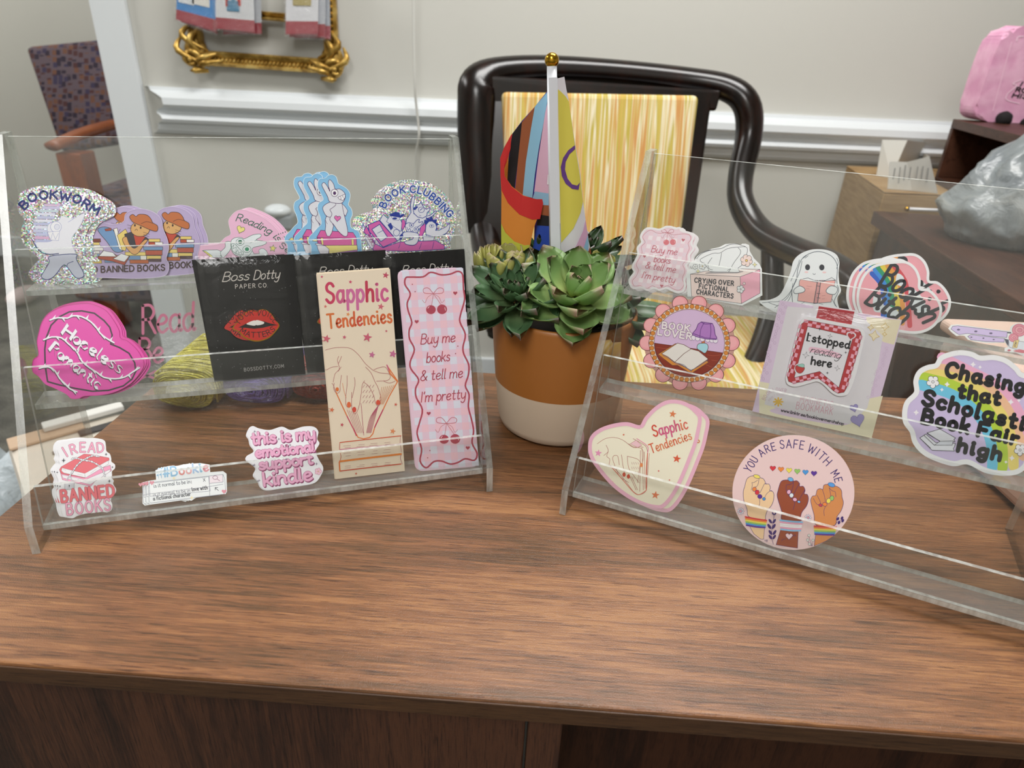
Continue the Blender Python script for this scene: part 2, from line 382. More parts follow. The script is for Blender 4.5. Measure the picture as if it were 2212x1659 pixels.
    def star(s, x, y, r, col, n=5, a=0, inner=.45, line=None, lw=2):
        pts = [(x + r * (1 if i % 2 == 0 else inner) * math.sin(a + math.pi * i / n), y - r * (1 if i % 2 == 0 else inner) * math.cos(a + math.pi * i / n)) for i in range(2 * n)]
        s.poly(pts, col, line=line, lw=lw)
    def flower(s, x, y, r, col, line, n=5, a=0, cen='F6D9A0', lw=2):
        for i in range(n):
            t = a + 6.2832 * i / n; s.ell(x + r * .58 * math.cos(t), y + r * .58 * math.sin(t), r * .42, r * .42, col, line=line, lw=lw, n=12)
        s.ell(x, y, r * .55, r * .55, col, n=12); s.ell(x, y, r * .2, r * .2, cen, line=line, lw=lw, n=10)
    def strokes(s, jobs, w, out=None, ow=0):
        for use in ((out, w + ow), (None, w)):
            if use[0] is None and use[1] != w: continue
            s.lay += 1; s.hold = True
            for S, fn, col in jobs:
                for sm, pts in S:
                    pts = cr(pts, False, 4) if sm and len(pts) > 2 and s.nib is None else pts
                    s.line([fn(p) for p in pts], use[1], use[0] or col, sm=False, part='lettering')
            s.hold = False
            if not out: break
    def text(s, t, p0, p1, h, w, col, out=None, ow=0, slant=0, track=2.2):
        """capitals h high on the baseline p0-p1"""
        L, W = text_strokes(t, track); dx, dy = p1[0] - p0[0], p1[1] - p0[1]; D = math.hypot(dx, dy); ux, uy = dx / D, dy / D; kx = D / W; ky = h / 10
        jobs = []
        for i, x, wd, st in L:
            fn = lambda p, x=x: (p0[0] + ux * ((x + p[0] + slant * p[1]) * kx) + uy * p[1] * ky, p0[1] + uy * ((x + p[0] + slant * p[1]) * kx) - ux * p[1] * ky)
            jobs.append((st, fn, col[i % len(col)] if isinstance(col, list) else col))
        s.strokes(jobs, w, out, ow)
    def tpath(s, t, path, h, w, col, out=None, ow=0, slant=0, track=2.2):
        if isinstance(path, str): path = P(path)
        pts = cr(path, False, 8); cum = [0]
        for a, b in zip(pts, pts[1:]): cum.append(cum[-1] + math.hypot(b[0] - a[0], b[1] - a[1]))
        def at(d):
            d = min(max(d, 0), cum[-1] - 1e-6)
            for i in range(len(cum) - 1):
                if cum[i + 1] >= d: break
            f = (d - cum[i]) / max(cum[i + 1] - cum[i], 1e-9); a, b = pts[i], pts[i + 1]; l = math.hypot(b[0] - a[0], b[1] - a[1])
            return (a[0] + (b[0] - a[0]) * f, a[1] + (b[1] - a[1]) * f), ((b[0] - a[0]) / l, (b[1] - a[1]) / l)
        L, W = text_strokes(t, track); k = cum[-1] / W; ky = h / 10; jobs = []
        for i, x, wd, st in L:
            (cx, cy), _ = at((x + wd / 2) * k); (_, (ux, uy)) = at((x + wd / 2) * k); c = col[i % len(col)] if isinstance(col, list) else col
            fn = lambda p, cx=cx, cy=cy, ux=ux, uy=uy, wd=wd: (cx + ux * ((p[0] - wd / 2 + slant * p[1]) * k) + uy * p[1] * ky, cy + uy * ((p[0] - wd / 2 + slant * p[1]) * k) - ux * p[1] * ky)
            jobs.append((st, fn, c))
        s.strokes(jobs, w, out, ow)
cA, cB, cC, cD, cE_ = (0, 350, 4.424), (400, 350, 3.386), (0, 630, 4.809), (0, 880, 3.072), (660, 540, 3.071)
cR, cS, cU, cV, cY, cZ = (600, 360, 8.295), (760, 370, 8.296), (690, 720, 5.025), (90, 930, 8.294), (420, 430, 9.617), (260, 600, 4.809)
# ------------------------------------------------------------------ the two stepped acrylic holders
PROF = dict(foot=(0, 0), kink=(1.4, 20.7), top=(130, 243), topr=(147, 243), rear=(139, 0), l1=(18.1, 39.6), f1=(12.9, 12.2), r1=(36.6, 13.2),
            l2=(56.0, 107.8), f2=(52.1, 80.7), r2=(75.6, 80.8), l3=(95.6, 175.3), f3=(90.7, 147.6), r3=(111.8, 147.3))
POSE = {'L': (-.302578, .335023, .3012), 'R': (.043865, .399241, -.408)}
WID = 300.0
def plate(name, q, X0, X1, parent, mats, mi):
    """extrude the (y, z) quad q along the width; mi = material of its 4 long sides; ends take the last material"""
    V = [(X / 1000, a / 1000, b / 1000) for X in (X0, X1) for a, b in q]; n = 4
    return link(name, V, [(i, (i + 1) % n, n + (i + 1) % n, n + i) for i in range(n)] + [(3, 2, 1, 0), (4, 5, 6, 7)], mats, parent, list(mi) + [1, 1])
def holder(side, label):
    x, y, a = POSE[side]; p = PROF
    h = empty('acrylic_display_stand', (x, y, TZ), a, label, 'display stand', 'stepped acrylic display stands')
    poly = [p['foot'], p['kink'], p['top'], p['topr'], p['rear']]
    for X0, X1 in ((-5, -.15), (WID + .15, WID + 5)):
        n = 5; V = [(X / 1000, q[0] / 1000, q[1] / 1000) for X in (X0, X1) for q in poly]
        F = [tuple(range(n))[::-1], tuple(range(n, 2 * n))] + [(i, (i + 1) % n, n + (i + 1) % n, n + i) for i in range(n)]
        link('side_panel', V, F, [ACR, ACE, ACB], h, [0, 0, 2] + [1] * (n - 1))
    for k in (1, 2, 3):
        f, r, l = p['f%d' % k], p['r%d' % k], p['l%d' % k]; bk = p['l%d' % (k + 1)] if k < 3 else (136.5, 241)
        y0 = f[0] + (3.3 if k > 1 else 0)
        plate('shelf', [(y0, f[1] - 3.6), (y0, f[1]), (r[0] - .1, r[1]), (r[0] - .1, r[1] - 3.6)], 0, WID, h, [ACF, ACB], [1, 0, 1, 0])
        if k == 1: plate('front_lip', [(f[0] + .2, f[1] + .15), l, (l[0] + 2.6, l[1] + .2), (f[0] + 2.8, f[1] + .15)], 0, WID, h, [ACR, ACB], [0, 1, 0, 1])
        plate('back_panel', [(r[0], r[1] - 3.6), bk, (bk[0] + 2.8, bk[1]), (r[0] + 3.0, r[1] - 3.6)], 0, WID, h, [ACR, ACB], [0, 1, 0, 1])
    return h
HOLD = {'L': holder('L', 'clear acrylic three tier display stand at the left, holding black pin packets and two bookmarks'),
        'R': holder('R', 'clear acrylic three tier display stand at the right, holding the round raised fists sticker')}
class Plane:
    def __init__(s, side, P0, lean, off=0.0):
        x, y, a = POSE[side]; ca, sa = math.cos(a), math.sin(a); ly, lz = math.sin(lean), math.cos(lean)
        s.u = Vector((ca, sa, 0)); s.v = Vector((-sa * ly, ca * ly, lz)); s.n = s.u.cross(s.v)
        yy, zz = P0[0] / 1000, P0[1] / 1000
        s.o = Vector((x - sa * yy, y + ca * yy, TZ + zz)) + s.n * (off / 1000)
    def uv(s, px, d=0):
        r = ray(*px); o = s.o + s.n * d; t = (o - CAM).dot(s.n) / r.dot(s.n); q = CAM + r * t - o; return q.dot(s.u), q.dot(s.v)
def tier_plane(side, k, b, hgt, off=1.2):
    f, r, l = PROF['f%d' % k], PROF['r%d' % k], (PROF['l%d' % (k + 1)] if k < 3 else (136.5, 241))
    P0 = (r[0] + (f[0] - r[0]) * b, r[1] + .4); z1 = min(r[1] + hgt, l[1] + (0 if k < 3 else 99))
    y1 = r[0] + (l[0] - r[0]) * (z1 - r[1]) / (l[1] - r[1])
    return Plane(side, P0, math.atan2(y1 - P0[0], z1 - P0[1]), off)
def sticker(name, label, cat, side, k, b, hgt, crop, outline, draw, base, copies=(), th=.3, edge='F2EFEA', off=None, sm=True, group=None, plane=None, rim=None, rimw=4):
    """a flat die-cut piece: card body, with its printed artwork and lettering as parts"""
    dd = .55
    pl = plane or tier_plane(side, k, b, hgt, (off if off is not None else 0.5 + dd * len(copies)))
    T = th / 1000; A = Art(crop)
    pts = P(outline) if isinstance(outline, str) else outline
    if sm: pts = cr(pts, True, 5)
    uv = [pl.uv(A.px(p), T) for p in pts]; U0 = sum(u for u, v in uv) / len(uv); V0 = min(v for u, v in uv)
    M = Matrix((pl.u, pl.v, pl.n)).transposed().to_4x4(); M.translation = pl.o + pl.u * U0 + pl.v * V0
    tri = tessellate_polygon([[Vector((u, v, 0)) for u, v in uv]]); n = len(uv)
    V = [(u - U0, v - V0, z) for z in (0, T) for u, v in uv]; F = []; MI = []
    def flip(t, up):
        a, b_, c = (V[i] for i in t); z = (b_[0] - a[0]) * (c[1] - a[1]) - (b_[1] - a[1]) * (c[0] - a[0]); return t if (z > 0) == up else t[::-1]
    for t in tri: F.append(flip(tuple(t), False)); MI.append(1); F.append(tuple(n + i for i in flip(tuple(t), True))); MI.append(0)
    for i in range(n): j = (i + 1) % n; F.append((i, j, n + j, n + i)); MI.append(1)
    bmat = base if not isinstance(base, str) else mat(base, A.gl)
    root = link(name, V, F, [bmat, mat(edge, .5)], None, MI, matrix=M); tag(root, label, cat, group)
    draw(A); kids = []
    if rim: A.line(pts, rimw, rim, sm=False, closed=True)
    for part in ('artwork', 'lettering'):
        VV, FF, II, LL = A.part[part]
        if not FF: continue
        q = []
        for p, L in zip(VV, LL): u, v = pl.uv(p, T); q.append((u - U0, v - V0, T + E6 * (L + 1)))
        kids.append(link(part, q, FF, [c if not isinstance(c, str) else mat(c, A.gl) for c in A.mats], root, II))
    for i, (lb, du, dv) in enumerate(copies):
        cplace(root, lb, du, dv, dd * (i + 1), pl, group)
    return root, pl
def cplace(root, lb, du, dv, back, pl, group=None):
    c = root.copy(); C.objects.link(c); c['label'] = lb
    if group: c['group'] = group
    mm = root.matrix_basis.copy(); mm.translation = root.location + (pl.u * du + pl.v * dv - pl.n * back) / 1000; c.matrix_world = mm
    for ch in root.children:
        d = ch.copy(); C.objects.link(d); d.parent = c
        for g in ch.children: e = g.copy(); C.objects.link(e); e.parent = d
    return c
# ------------------------------------------------------------------ room shell
def struct(o): o['kind'] = 'structure'; return o
WY = 2.10
WALL = NT('painted_wall'); WALL.b.inputs['Base Color'].default_value = lin('D0CFC8'); WALL.b.inputs['Roughness'].default_value = .8; WALL.bump(WALL.noise(WALL.coords((1, 1, 1)), 120, 3), .08, .001); WALL = WALL.m
TRIM = mat('E6EBEE', .35, name='white_trim_paint')
CARP = NT('grey_carpet'); _v = CARP.coords((1, 1, 1)); _a = CARP.noise(_v, 9, 3, .6); _b = CARP.noise(_v, 260, 3, .7)
CARP.l(CARP.ramp(CARP.math('ADD', CARP.math('MULTIPLY', _a, .45), CARP.math('MULTIPLY', _b, .55)), [(.36, '45443F'), (.5, '62615A'), (.64, '807E74')]), CARP.b.inputs['Base Color']); CARP.b.inputs['Roughness'].default_value = .95; CARP.bump(_b, .8, .006); CARP = CARP.m
CEIL = mat('ECEBE6', .9, name='ceiling_paint')
struct(box('floor', (-4.2, -2.2, -.05), (3.2, 3.45, 0), CARP, bev=0)); struct(box('ceiling', (-4.2, -2.2, 2.62), (3.2, 3.45, 2.68), CEIL, bev=0))
DX = -1.190
struct(box('wall_back', (DX, WY, 0), (3.1, WY + .12, 2.62), WALL, bev=0))
struct(box('wall_back_left', (-4.1, WY, 0), (-2.12, WY + .12, 2.62), WALL, bev=0))
struct(box('wall_header', (-2.12, WY, 2.1), (DX, WY + .12, 2.62), WALL, bev=0))
struct(box('wall_far', (-4.1, 3.3, 0), (DX + .3, 3.4, 2.62), WALL, bev=0))
struct(box('wall_left', (-4.2, -2.2, 0), (-4.1, 3.45, 2.62), WALL, bev=0)); struct(box('wall_right', (3.1, -2.2, 0), (3.2, 3.45, 2.62), WALL, bev=0))
struct(box('wall_front', (-4.2, -2.3, 0), (3.2, -2.2, 2.62), WALL, bev=0))
bm = bmesh.new(); box_bm(bm, (DX - .005, WY - .02, 0), (DX + .085, WY, 2.19), .004); box_bm(bm, (DX - .012, WY - .02, 0), (DX - .001, WY + .14, 2.1), .001); box_bm(bm, (-2.21, WY - .02, 0), (-2.12, WY, 2.19), .004); box_bm(bm, (-2.21, WY - .021, 2.10), (DX + .085, WY, 2.19), .004)
struct(bm_obj('trim_1', bm, TRIM))
# chair rail: moulded profile with a mitred left end
r0 = on_y(312, 185, WY).z; r1 = on_y(330, 287, WY).z; Hh = r0 - r1
prof = [(0, 1.0), (.012, 1.0), (.014, .93), (.020, .90), (.030, .86), (.042, .80), (.044, .66), (.040, .60), (.026, .54), (.022, .50), (.022, .46), (.030, .42), (.034, .35), (.030, .28), (.020, .24), (.018, .16), (.016, .10), (.010, .03), (0, 0)]
V = []; F = []; x0 = DX + .087; n = len(prof)
for d, t in prof: V.append((x0 + d * 1.6, WY - d * 1.15, r1 + Hh * t))
for d, t in prof: V.append((3.09, WY - d * 1.15, r1 + Hh * t))
for i in range(n - 1): F.append((i, i + 1, n + i + 1, n + i))
struct(link('trim_2', V, F, TRIM))
bm = bmesh.new(); box_bm(bm, (DX + .085, WY - .016, 0), (3.09, WY, .10), .004); struct(bm_obj('baseboard_back', bm, TRIM))
struct(box('baseboard_far', (-4.1, 3.284, 0), (DX + .29, 3.3, .10), TRIM, bev=.003))
# ------------------------------------------------------------------ the desk
TY = -.0355; desk = empty('desk', (-.359, .2528, 0), TY, 'walnut laminate desk that both acrylic display stands and the flower pot stand on', 'desk')
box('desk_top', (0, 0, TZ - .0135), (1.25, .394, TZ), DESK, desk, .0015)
box('front_edge_strip', (.0005, -.0012, TZ - .0134), (1.2495, -.0001, TZ - .0016), DESKE, desk, .0004)  # thin strip of darker walnut over the front face of the top
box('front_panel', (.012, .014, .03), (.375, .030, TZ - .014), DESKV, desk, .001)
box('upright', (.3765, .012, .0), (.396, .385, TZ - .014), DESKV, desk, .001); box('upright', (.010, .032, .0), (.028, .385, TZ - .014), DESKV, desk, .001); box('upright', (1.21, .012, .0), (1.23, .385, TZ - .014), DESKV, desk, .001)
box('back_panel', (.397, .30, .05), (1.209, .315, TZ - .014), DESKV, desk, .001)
ret = empty('side_desk', (0, 0, 0), 0, 'dark walnut side desk at the right edge, carrying the grey plastic bag', 'desk')
a_, b_ = on_z(1887, 455, TZ), on_z(2212, 656, TZ); dv = (b_ - a_).normalized(); c_ = a_ + dv * .95; rt_ = Vector((-dv.y, dv.x, 0)); rt_ = rt_ if rt_.x > 0 else -rt_
pl4 = [(p.x, p.y) for p in (a_, c_, c_ + rt_ * .62, a_ + rt_ * .62)]; prism('desk_top', pl4, TZ - .03, TZ, DESKR, ret, .002)
i1, i2 = a_ + rt_ * .018 + dv * .02, c_ + rt_ * .018 - dv * .02; pq = [(p.x, p.y) for p in (i1, i2, i2 + rt_ * .58, i1 + rt_ * .58)]; prism('side_panel', [pq[0], pq[1], (pq[1][0] + rt_.x * .02, pq[1][1] + rt_.y * .02), (pq[0][0] + rt_.x * .02, pq[0][1] + rt_.y * .02)], 0, TZ - .031, DESKV, ret, .001)
prism('back_panel', [pq[0], (pq[0][0] + dv.x * .02, pq[0][1] + dv.y * .02), (pq[3][0] + dv.x * .02, pq[3][1] + dv.y * .02), pq[3]], 0, TZ - .031, DESKV, ret, .001)
# ------------------------------------------------------------------ striped armchair behind the desk
STR = NT('striped_fabric'); tc = STR.n('ShaderNodeTexCoord'); mp = STR.n('ShaderNodeMapping'); mp.inputs['Scale'].default_value = (1, 0.02, 0.02); STR.l(tc.outputs['Object'], mp.inputs[0])
s1 = STR.noise(mp.outputs[0], 80, 2, .5); STR.l(STR.ramp(s1, [(.30, 'DCCFA6'), (.38, 'C9A85C'), (.43, 'C98E52'), (.47, 'D9C58C'), (.50, 'E6DCC0'), (.535, 'B9A645'), (.57, 'C9B25A'), (.62, 'C8924E'), (.68, 'E0D2A8')], 'EASE'), STR.b.inputs['Base Color']); STR.b.inputs['Roughness'].default_value = .9; STR.bump(STR.noise(STR.coords((1, 1, 1)), 900, 2), .3, .0006); STR = STR.m
def W3(px, py, y): return tuple(on_y(px, py, y))
ch = empty('armchair', (.20, 1.45, 0), 0, 'dark carved wooden armchair with a yellow and orange striped back and seat, behind the desk', 'armchair')
def att(o): o.parent = ch; o.matrix_parent_inverse = Matrix.Translation((-.20, -1.45, 0)); return o
YB = 1.60
att(sweep('top_rail', [W3(1044, 500, 1.55), W3(1036, 400, 1.565), W3(1030, 300, 1.58), W3(1030, 215, 1.59), W3(1034, 178, YB), W3(1075, 154, YB + .02), W3(1180, 147, YB + .035), W3(1330, 156, YB + .04), W3(1480, 172, YB + .03), W3(1570, 190, YB + .01), W3(1612, 225, YB - .01), W3(1618, 290, YB - .02), W3(1600, 380, 1.54), W3(1602, 440, 1.50), W3(1640, 500, 1.44), W3(1710, 540, 1.36), W3(1800, 578, 1.27), W3(1855, 625, 1.20), W3(1868, 680, 1.18)],
    [(.040, .034), (.042, .034), (.043, .034), (.043, .034), (.040, .030), (.030, .026), (.027, .024), (.026, .026), (.026, .026), (.028, .028), (.030, .030), (.029, .030), (.027, .028), (.027, .03), (.028, .030), (.028, .030), (.028, .030), (.027, .03), (.02, .02)], DARKW, None, 16, 5))
att(sweep('arm', [W3(1044, 490, 1.55), W3(1050, 530, 1.50), W3(1062, 575, 1.43), W3(1076, 640, 1.35), W3(1084, 720, 1.28)], [(.032, .032), (.034, .034), (.036, .034), (.034, .034), (.03, .03)], DARKW, None, 16, 5))
att(sweep('arm_support', [W3(1842, 640, 1.21), (W3(1846, 700, 1.2)[0] - .01, 1.19, .50), (.68, 1.17, .30), (.67, 1.16, .0)], [.024, .024, .022, .018], DARKW, None, 12, 5))
att(sweep('arm_brace', [W3(1668, 520, 1.42), W3(1668, 600, 1.38), W3(1664, 690, 1.33), W3(1632, 780, 1.28), W3(1600, 830, 1.25)], [(.024, .02), (.024, .02), (.026, .024), (.026, .026), (.026, .026)], DARKW, None, 12, 5))
def slab_px(name, q, y0, y1, th, m, bev=.006, sub=0):
    """board with px corners q (4), the first two at depth y0, the last two at y1"""
    ys = (y0, y0, y1, y1); A = [Vector(on_y(p[0], p[1], y)) for p, y in zip(q, ys)]; nn = (A[1] - A[0]).cross(A[3] - A[0]).normalized(); nn = nn if nn.y > 0 else -nn
    bm = bmesh.new(); f = [bm.verts.new(p) for p in A]; b = [bm.verts.new(p + nn * th) for p in A]; bm.faces.new(f); bm.faces.new(b[::-1])
    for i in range(4): bm.faces.new((f[i], f[(i + 1) % 4], b[(i + 1) % 4], b[i]))
    if bev: bmesh.ops.bevel(bm, geom=list(bm.edges), offset=bev, segments=3, affect='EDGES', profile=.5)
    return bm_obj(name, bm, m, None, False)
att(slab_px('back_frame', [(1020, 160), (1560, 195), (1548, 240), (1024, 228)], 1.585, 1.58, .03, DARKW)); att(slab_px('back_frame', [(1020, 200), (1094, 200), (1120, 720), (1050, 720)], 1.585, 1.46, .03, DARKW)); att(slab_px('back_frame', [(1500, 205), (1540, 205), (1468, 700), (1432, 700)], 1.585, 1.46, .03, DARKW))
bk = att(slab_px('backrest', [(1082, 196), (1512, 204), (1448, 700), (1105, 700)], 1.572, 1.446, .03, STR, .012))
att(box('seat_frame', (-.02, 1.12, .33), (.66, 1.58, .40), DARKW, None, .01)); att(box('seat', (.0, 1.13, .40), (.64, 1.55, .50), STR, None, .03, 4, True))
for lx, ly in ((.02, 1.15), (.62, 1.15), (.03, 1.55), (.61, 1.55)): att(sweep('leg', [(lx, ly, .36), (lx, ly, .2), (lx, ly, 0)], [.026, .022, .016], DARKW, None, 10, 3))
# ------------------------------------------------------------------ patterned chair beyond the doorway
PAT = NT('mosaic_fabric'); v = PAT.coords((1, 1, 1)); vo = PAT.n('ShaderNodeTexVoronoi', i_Scale=44.0, distance='CHEBYCHEV', i_Randomness=.55); PAT.l(v, vo.inputs['Vector']); sp = PAT.n('ShaderNodeSeparateColor'); PAT.l(vo.outputs['Color'], sp.inputs[0])
cc = PAT.ramp(sp.outputs[0], [(0, '2A2030'), (.35, '4A2A2A'), (.6, '6A4636'), (.85, '38304A')], 'CONSTANT'); mx = PAT.n('ShaderNodeMixRGB'); mx.inputs[1].default_value = lin('5C4E56'); PAT.l(cc, mx.inputs[2])
PAT.l(PAT.math('LESS_THAN', vo.outputs['Distance'], .40), mx.inputs[0]); PAT.l(mx.outputs[0], PAT.b.inputs['Base Color']); PAT.b.inputs['Roughness'].default_value = .9; PAT = PAT.m
pc = empty('patterned_chair', (-1.8, 2.8, 0), 0, 'purple brown mosaic patterned chair with orange wooden arms, beyond the doorway', 'chair')
def att2(o): o.parent = pc; o.matrix_parent_inverse = Matrix.Translation((1.8, -2.8, 0)); return o
q = [on_y(50, 100, 3.02), on_y(300, 76, 3.02), on_y(330, 300, 2.86), on_y(128, 330, 2.86)]; bm = bmesh.new(); f = [bm.verts.new(p) for p in q]; b = [bm.verts.new(p + Vector((0, .09, -.01))) for p in q]; bm.faces.new(f); bm.faces.new(b[::-1])
for i in range(4): bm.faces.new((f[i], f[(i + 1) % 4], b[(i + 1) % 4], b[i]))
bmesh.ops.bevel(bm, geom=list(bm.edges), offset=.025, segments=4, affect='EDGES', profile=.5); att2(bm_obj('backrest', bm, PAT, None, True))
sx = on_y(190, 330, 2.7).x; att2(box('seat', (sx, 2.38, .36), (sx + .52, 2.9, .50), PAT, None, .04, 4, True))
att2(box('seat_base', (sx, 2.40, .12), (sx + .5, 2.88, .36), PAT, None, .02))
arm = [on_y(112, 317, 2.42), on_y(175, 290, 2.55), on_y(240, 270, 2.72), on_y(300, 262, 2.9)]; att2(sweep('arm', arm, [(.034, .016), (.036, .018), (.034, .017), (.03, .015)], MIDW, None, 12, 5, upv=(0, 0, 1)))
ax = on_y(165, 380, 2.45).x; att2(box('arm_post', (ax - .045, 2.43, .0), (ax + .045, 2.52, .66), MIDW, None, .006)); att2(box('arm_post', (ax - .03, 2.84, .0), (ax + .03, 2.90, .62), MIDW, None, .006))
# ------------------------------------------------------------------ gold frame and hanging packets on the wall
GOLD = NT('antique_gold'); GOLD.l(GOLD.ramp(GOLD.noise(GOLD.coords((1, 1, 1)), 40, 3), [(.35, '94702C'), (.55, 'C8A252'), (.75, 'E6C878')]), GOLD.b.inputs['Base Color']); GOLD.b.inputs['Metallic'].default_value = .6; GOLD.b.inputs['Roughness'].default_value = .36; GOLD = GOLD.m
bl, br = on_y(428, 124, WY - .03), on_y(718, 144, WY - .03); an = math.atan2(bl.z - br.z, br.x - bl.x); FWd = (br - bl).length
gf = empty('picture_frame', tuple(bl), 0, 'ornate empty gold picture frame hung on the wall behind the packets', 'picture frame'); gf.rotation_euler = (0, an, 0)
def fbar(name, p0, p1, w_, beads=0):
    bm = bmesh.new(); d = Vector(p1) - Vector(p0); L = d.length; u = d.normalized(); s = Vector((-u.z, 0, u.x)); prof = [(-w_, .012), (-w_, -.004), (-w_ * .6, -.012), (-w_ * .1, -.004), (w_ * .3, -.010), (w_ * .8, -.016), (w_, -.008), (w_, .012)]
    rs = []
    for e in (p0, p1): rs.append([bm.verts.new(Vector(e) + s * a + Vector((0, b, 0))) for a, b in prof])
    n = len(prof)
    for i in range(n): bm.faces.new((rs[0][i], rs[0][(i + 1) % n], rs[1][(i + 1) % n], rs[1][i]))
    bm.faces.new(rs[0]); bm.faces.new(rs[1][::-1])
    for k in range(beads):
        c = Vector(p0) + u * L * (k + .5) / beads - s * w_ * .15 + Vector((0, -.009, 0)); m4 = Matrix.Translation(c) @ Matrix.Rotation(.5, 4, 'Y') @ Matrix.Diagonal((L / beads * .42, .005, w_ * .35, 1)); bmesh.ops.create_icosphere(bm, subdivisions=1, radius=1, matrix=m4)
    return bm_obj(name, bm, GOLD, gf)
HF = .46
fbar('bottom_rail', (0, 0, 0), (FWd, 0, 0), .019, 34); fbar('side_rail', (0, 0, HF), (0, 0, 0), .019, 30); fbar('side_rail', (FWd, 0, 0), (FWd, 0, HF), .019, 30); fbar('top_rail', (FWd, 0, HF), (0, 0, HF), .019, 30)
fbar('cross_bar', (.02, 0, .118), (FWd - .02, 0, .112), .011)
for cx, cz, sx, sz in ((0, 0, -1, -1), (FWd, 0, 1, -1), (0, HF, -1, 1), (FWd, HF, 1, 1)):
    bm = bmesh.new()
    sp_ = [(cx + sx * (.012 - .026 * (1 - t / 14) * math.cos(t * .62)), -.014 - .004 * (t % 3), cz + sz * (.006 - .026 * (1 - t / 14) * math.sin(t * .62))) for t in range(13)]
    sweep('', sp_, [.0085 - .0004 * i for i in range(13)], None, None, 8, 3, bm=bm)
    for k, (dx, dz, ex, ez) in enumerate(((-.035, .02, -.002, .085), (-.02, .01, .02, .075), (.0, -.02, .07, -.004), (.01, -.01, .06, .014), (-.03, -.03, .03, -.034), (-.034, -.02, -.036, .05))):
        sweep('', [(cx - sx * dx * -1, -.012, cz - sz * dz), (cx - sx * (dx + ex) / 2 + sx * .008, -.024, cz - sz * (dz + ez) / 2), (cx - sx * ex, -.010, cz - sz * ez)], [.003, .009, .003], None, None, 8, 4, bm=bm)
    bmesh.ops.create_icosphere(bm, subdivisions=3, radius=1, matrix=Matrix.Translation((cx + sx * .002, -.002, cz - sz * .012)) @ Matrix.Diagonal((.033, .014, .044, 1)))
    bmesh.ops.create_icosphere(bm, subdivisions=2, radius=.008, matrix=Matrix.Translation((cx + sx * .012, -.022, cz + sz * .006)))
    bm_obj('corner_ornament', bm, GOLD, gf, True)
def packet(label, q, band, pic, y, grp='packets hanging in front of the gold frame'):
    """card with px corners q (tl, tr, br, bl); band = height share of the red strip"""
    A = [Vector(on_y(px, py, y)) for px, py in q]; o = A[3].copy(); u = (A[2] - A[3]).normalized(); r = empty('hanging_packet', tuple(o), 0, label, 'packet', grp)
    def quad(name, s0, t0, s1, t1, dy, m, th=.0012):
        f = lambda s, t: A[3].lerp(A[2], s).lerp(A[0].lerp(A[1], s), t) - o
        c = [f(s0, t0), f(s1, t0), f(s1, t1), f(s0, t1)]; V = [(p.x, p.y + dy, p.z) for p in c] + [(p.x, p.y + dy + th, p.z) for p in c]
        return link(name, V, [(0, 1, 2, 3), (7, 6, 5, 4), (0, 4, 5, 1), (1, 5, 6, 2), (2, 6, 7, 3), (3, 7, 4, 0)], m, r)
    quad('card', 0, band, 1, 1, 0, mat(pic[0], .4)); quad('red_strip', 0, 0, 1, band, 0, mat('A83844', .4))
    for s0, t0, s1, t1, c in pic[1:]: quad('picture', s0, t0, s1, t1, -.0015, mat(c, .35), .001)
    V = []; F = []; n = 8; random.seed(len(label))
    for j in range(n + 1):
        for i in range(n + 1):
            s, t = i / n * 1.06 - .03, j / n * 1.03 - .03; p = A[3].lerp(A[2], s).lerp(A[0].lerp(A[1], s), t) - o; V.append((p.x, p.y - .006 - random.uniform(0, .004), p.z))
    for j in range(n):
        for i in range(n): k = j * (n + 1) + i; F.append((k, k + 1, k + n + 2, k + n + 1))
    link('clear_bag', V, F, [CELLO], r, smooth=True)
    quad('hang_tab', .4, 1.0, .6, 1.12, 0, mat('E8E8E8', .5)); return r
packet('blue and red packet behind the leftmost hanging packet', [(390, -90), (466, -84), (470, 74), (391, 48)], .16, ['D8DCE4'], WY - .062)
packet('leftmost hanging packet, bright blue card above a red strip', [(386, -100), (464, -100), (466, 68), (380, 42)], .16, ['3C8FD8', (.05, .28, .45, .4, 'E8EEF4'), (.4, .3, .85, .48, 'F2EFE8'), (.45, .62, .98, .68, 'B8D4F0')], WY - .075)
packet('second packet behind the white rainbow one, dark red strip showing right', [(480, -96), (562, -90), (565, 73), (482, 74)], .15, ['C8CCD2'], WY - .060)
packet('white hanging packet with a small rainbow castle pin above a red strip', [(464, -100), (545, -96), (550, 70), (466, 62)], .16, ['E4E6EA', (.27, .32, .33, .52, 'D8463A'), (.33, .46, .58, .52, 'E8963A'), (.3, .26, .62, .40, '5A94B8'), (.42, .38, .52, .46, '6AA4C4'), (.58, .34, .66, .50, 'D8463A')], WY - .078)
packet('white hanging packet with a tiny gold pattern, rightmost column front', [(618, -100), (690, -96), (686, 74), (617, 74)], .17, ['E6E7EC', (.2, .62, .8, .64, '8088B8'), (.22, .37, .78, .47, 'B8A86A')], WY - .078)
packet('middle packet of the rightmost column, its dark red strip showing', [(632, -94), (704, -90), (702, 80), (625, 80)], .17, ['C4C8D0'], WY - .066)
packet('rearmost packet of the rightmost column beside the gold frame corner', [(640, -90), (710, -86), (714, 84), (636, 82)], .17, ['B4BAC4'], WY - .055)
tag(sweep('cord', [W3(893, -60, WY - .08), W3(894, 90, WY - .08), W3(896, 180, WY - .08), W3(899, 225, WY - .07), W3(904, 270, WY - .065), W3(905, 295, WY - .065), W3(899, 330, WY - .05), W3(897, 385, WY - .04), W3(896, 520, WY - .035)], .0035, mat('D8D8D2', .5), None, 8, 5), 'thin white cord hanging down the wall over the chair rail', 'cord')
pg = empty('plug_in_freshener', W3(600, 455, WY - .05), 0, 'small white round plug-in on the wall above the pink stickers', 'plug-in')
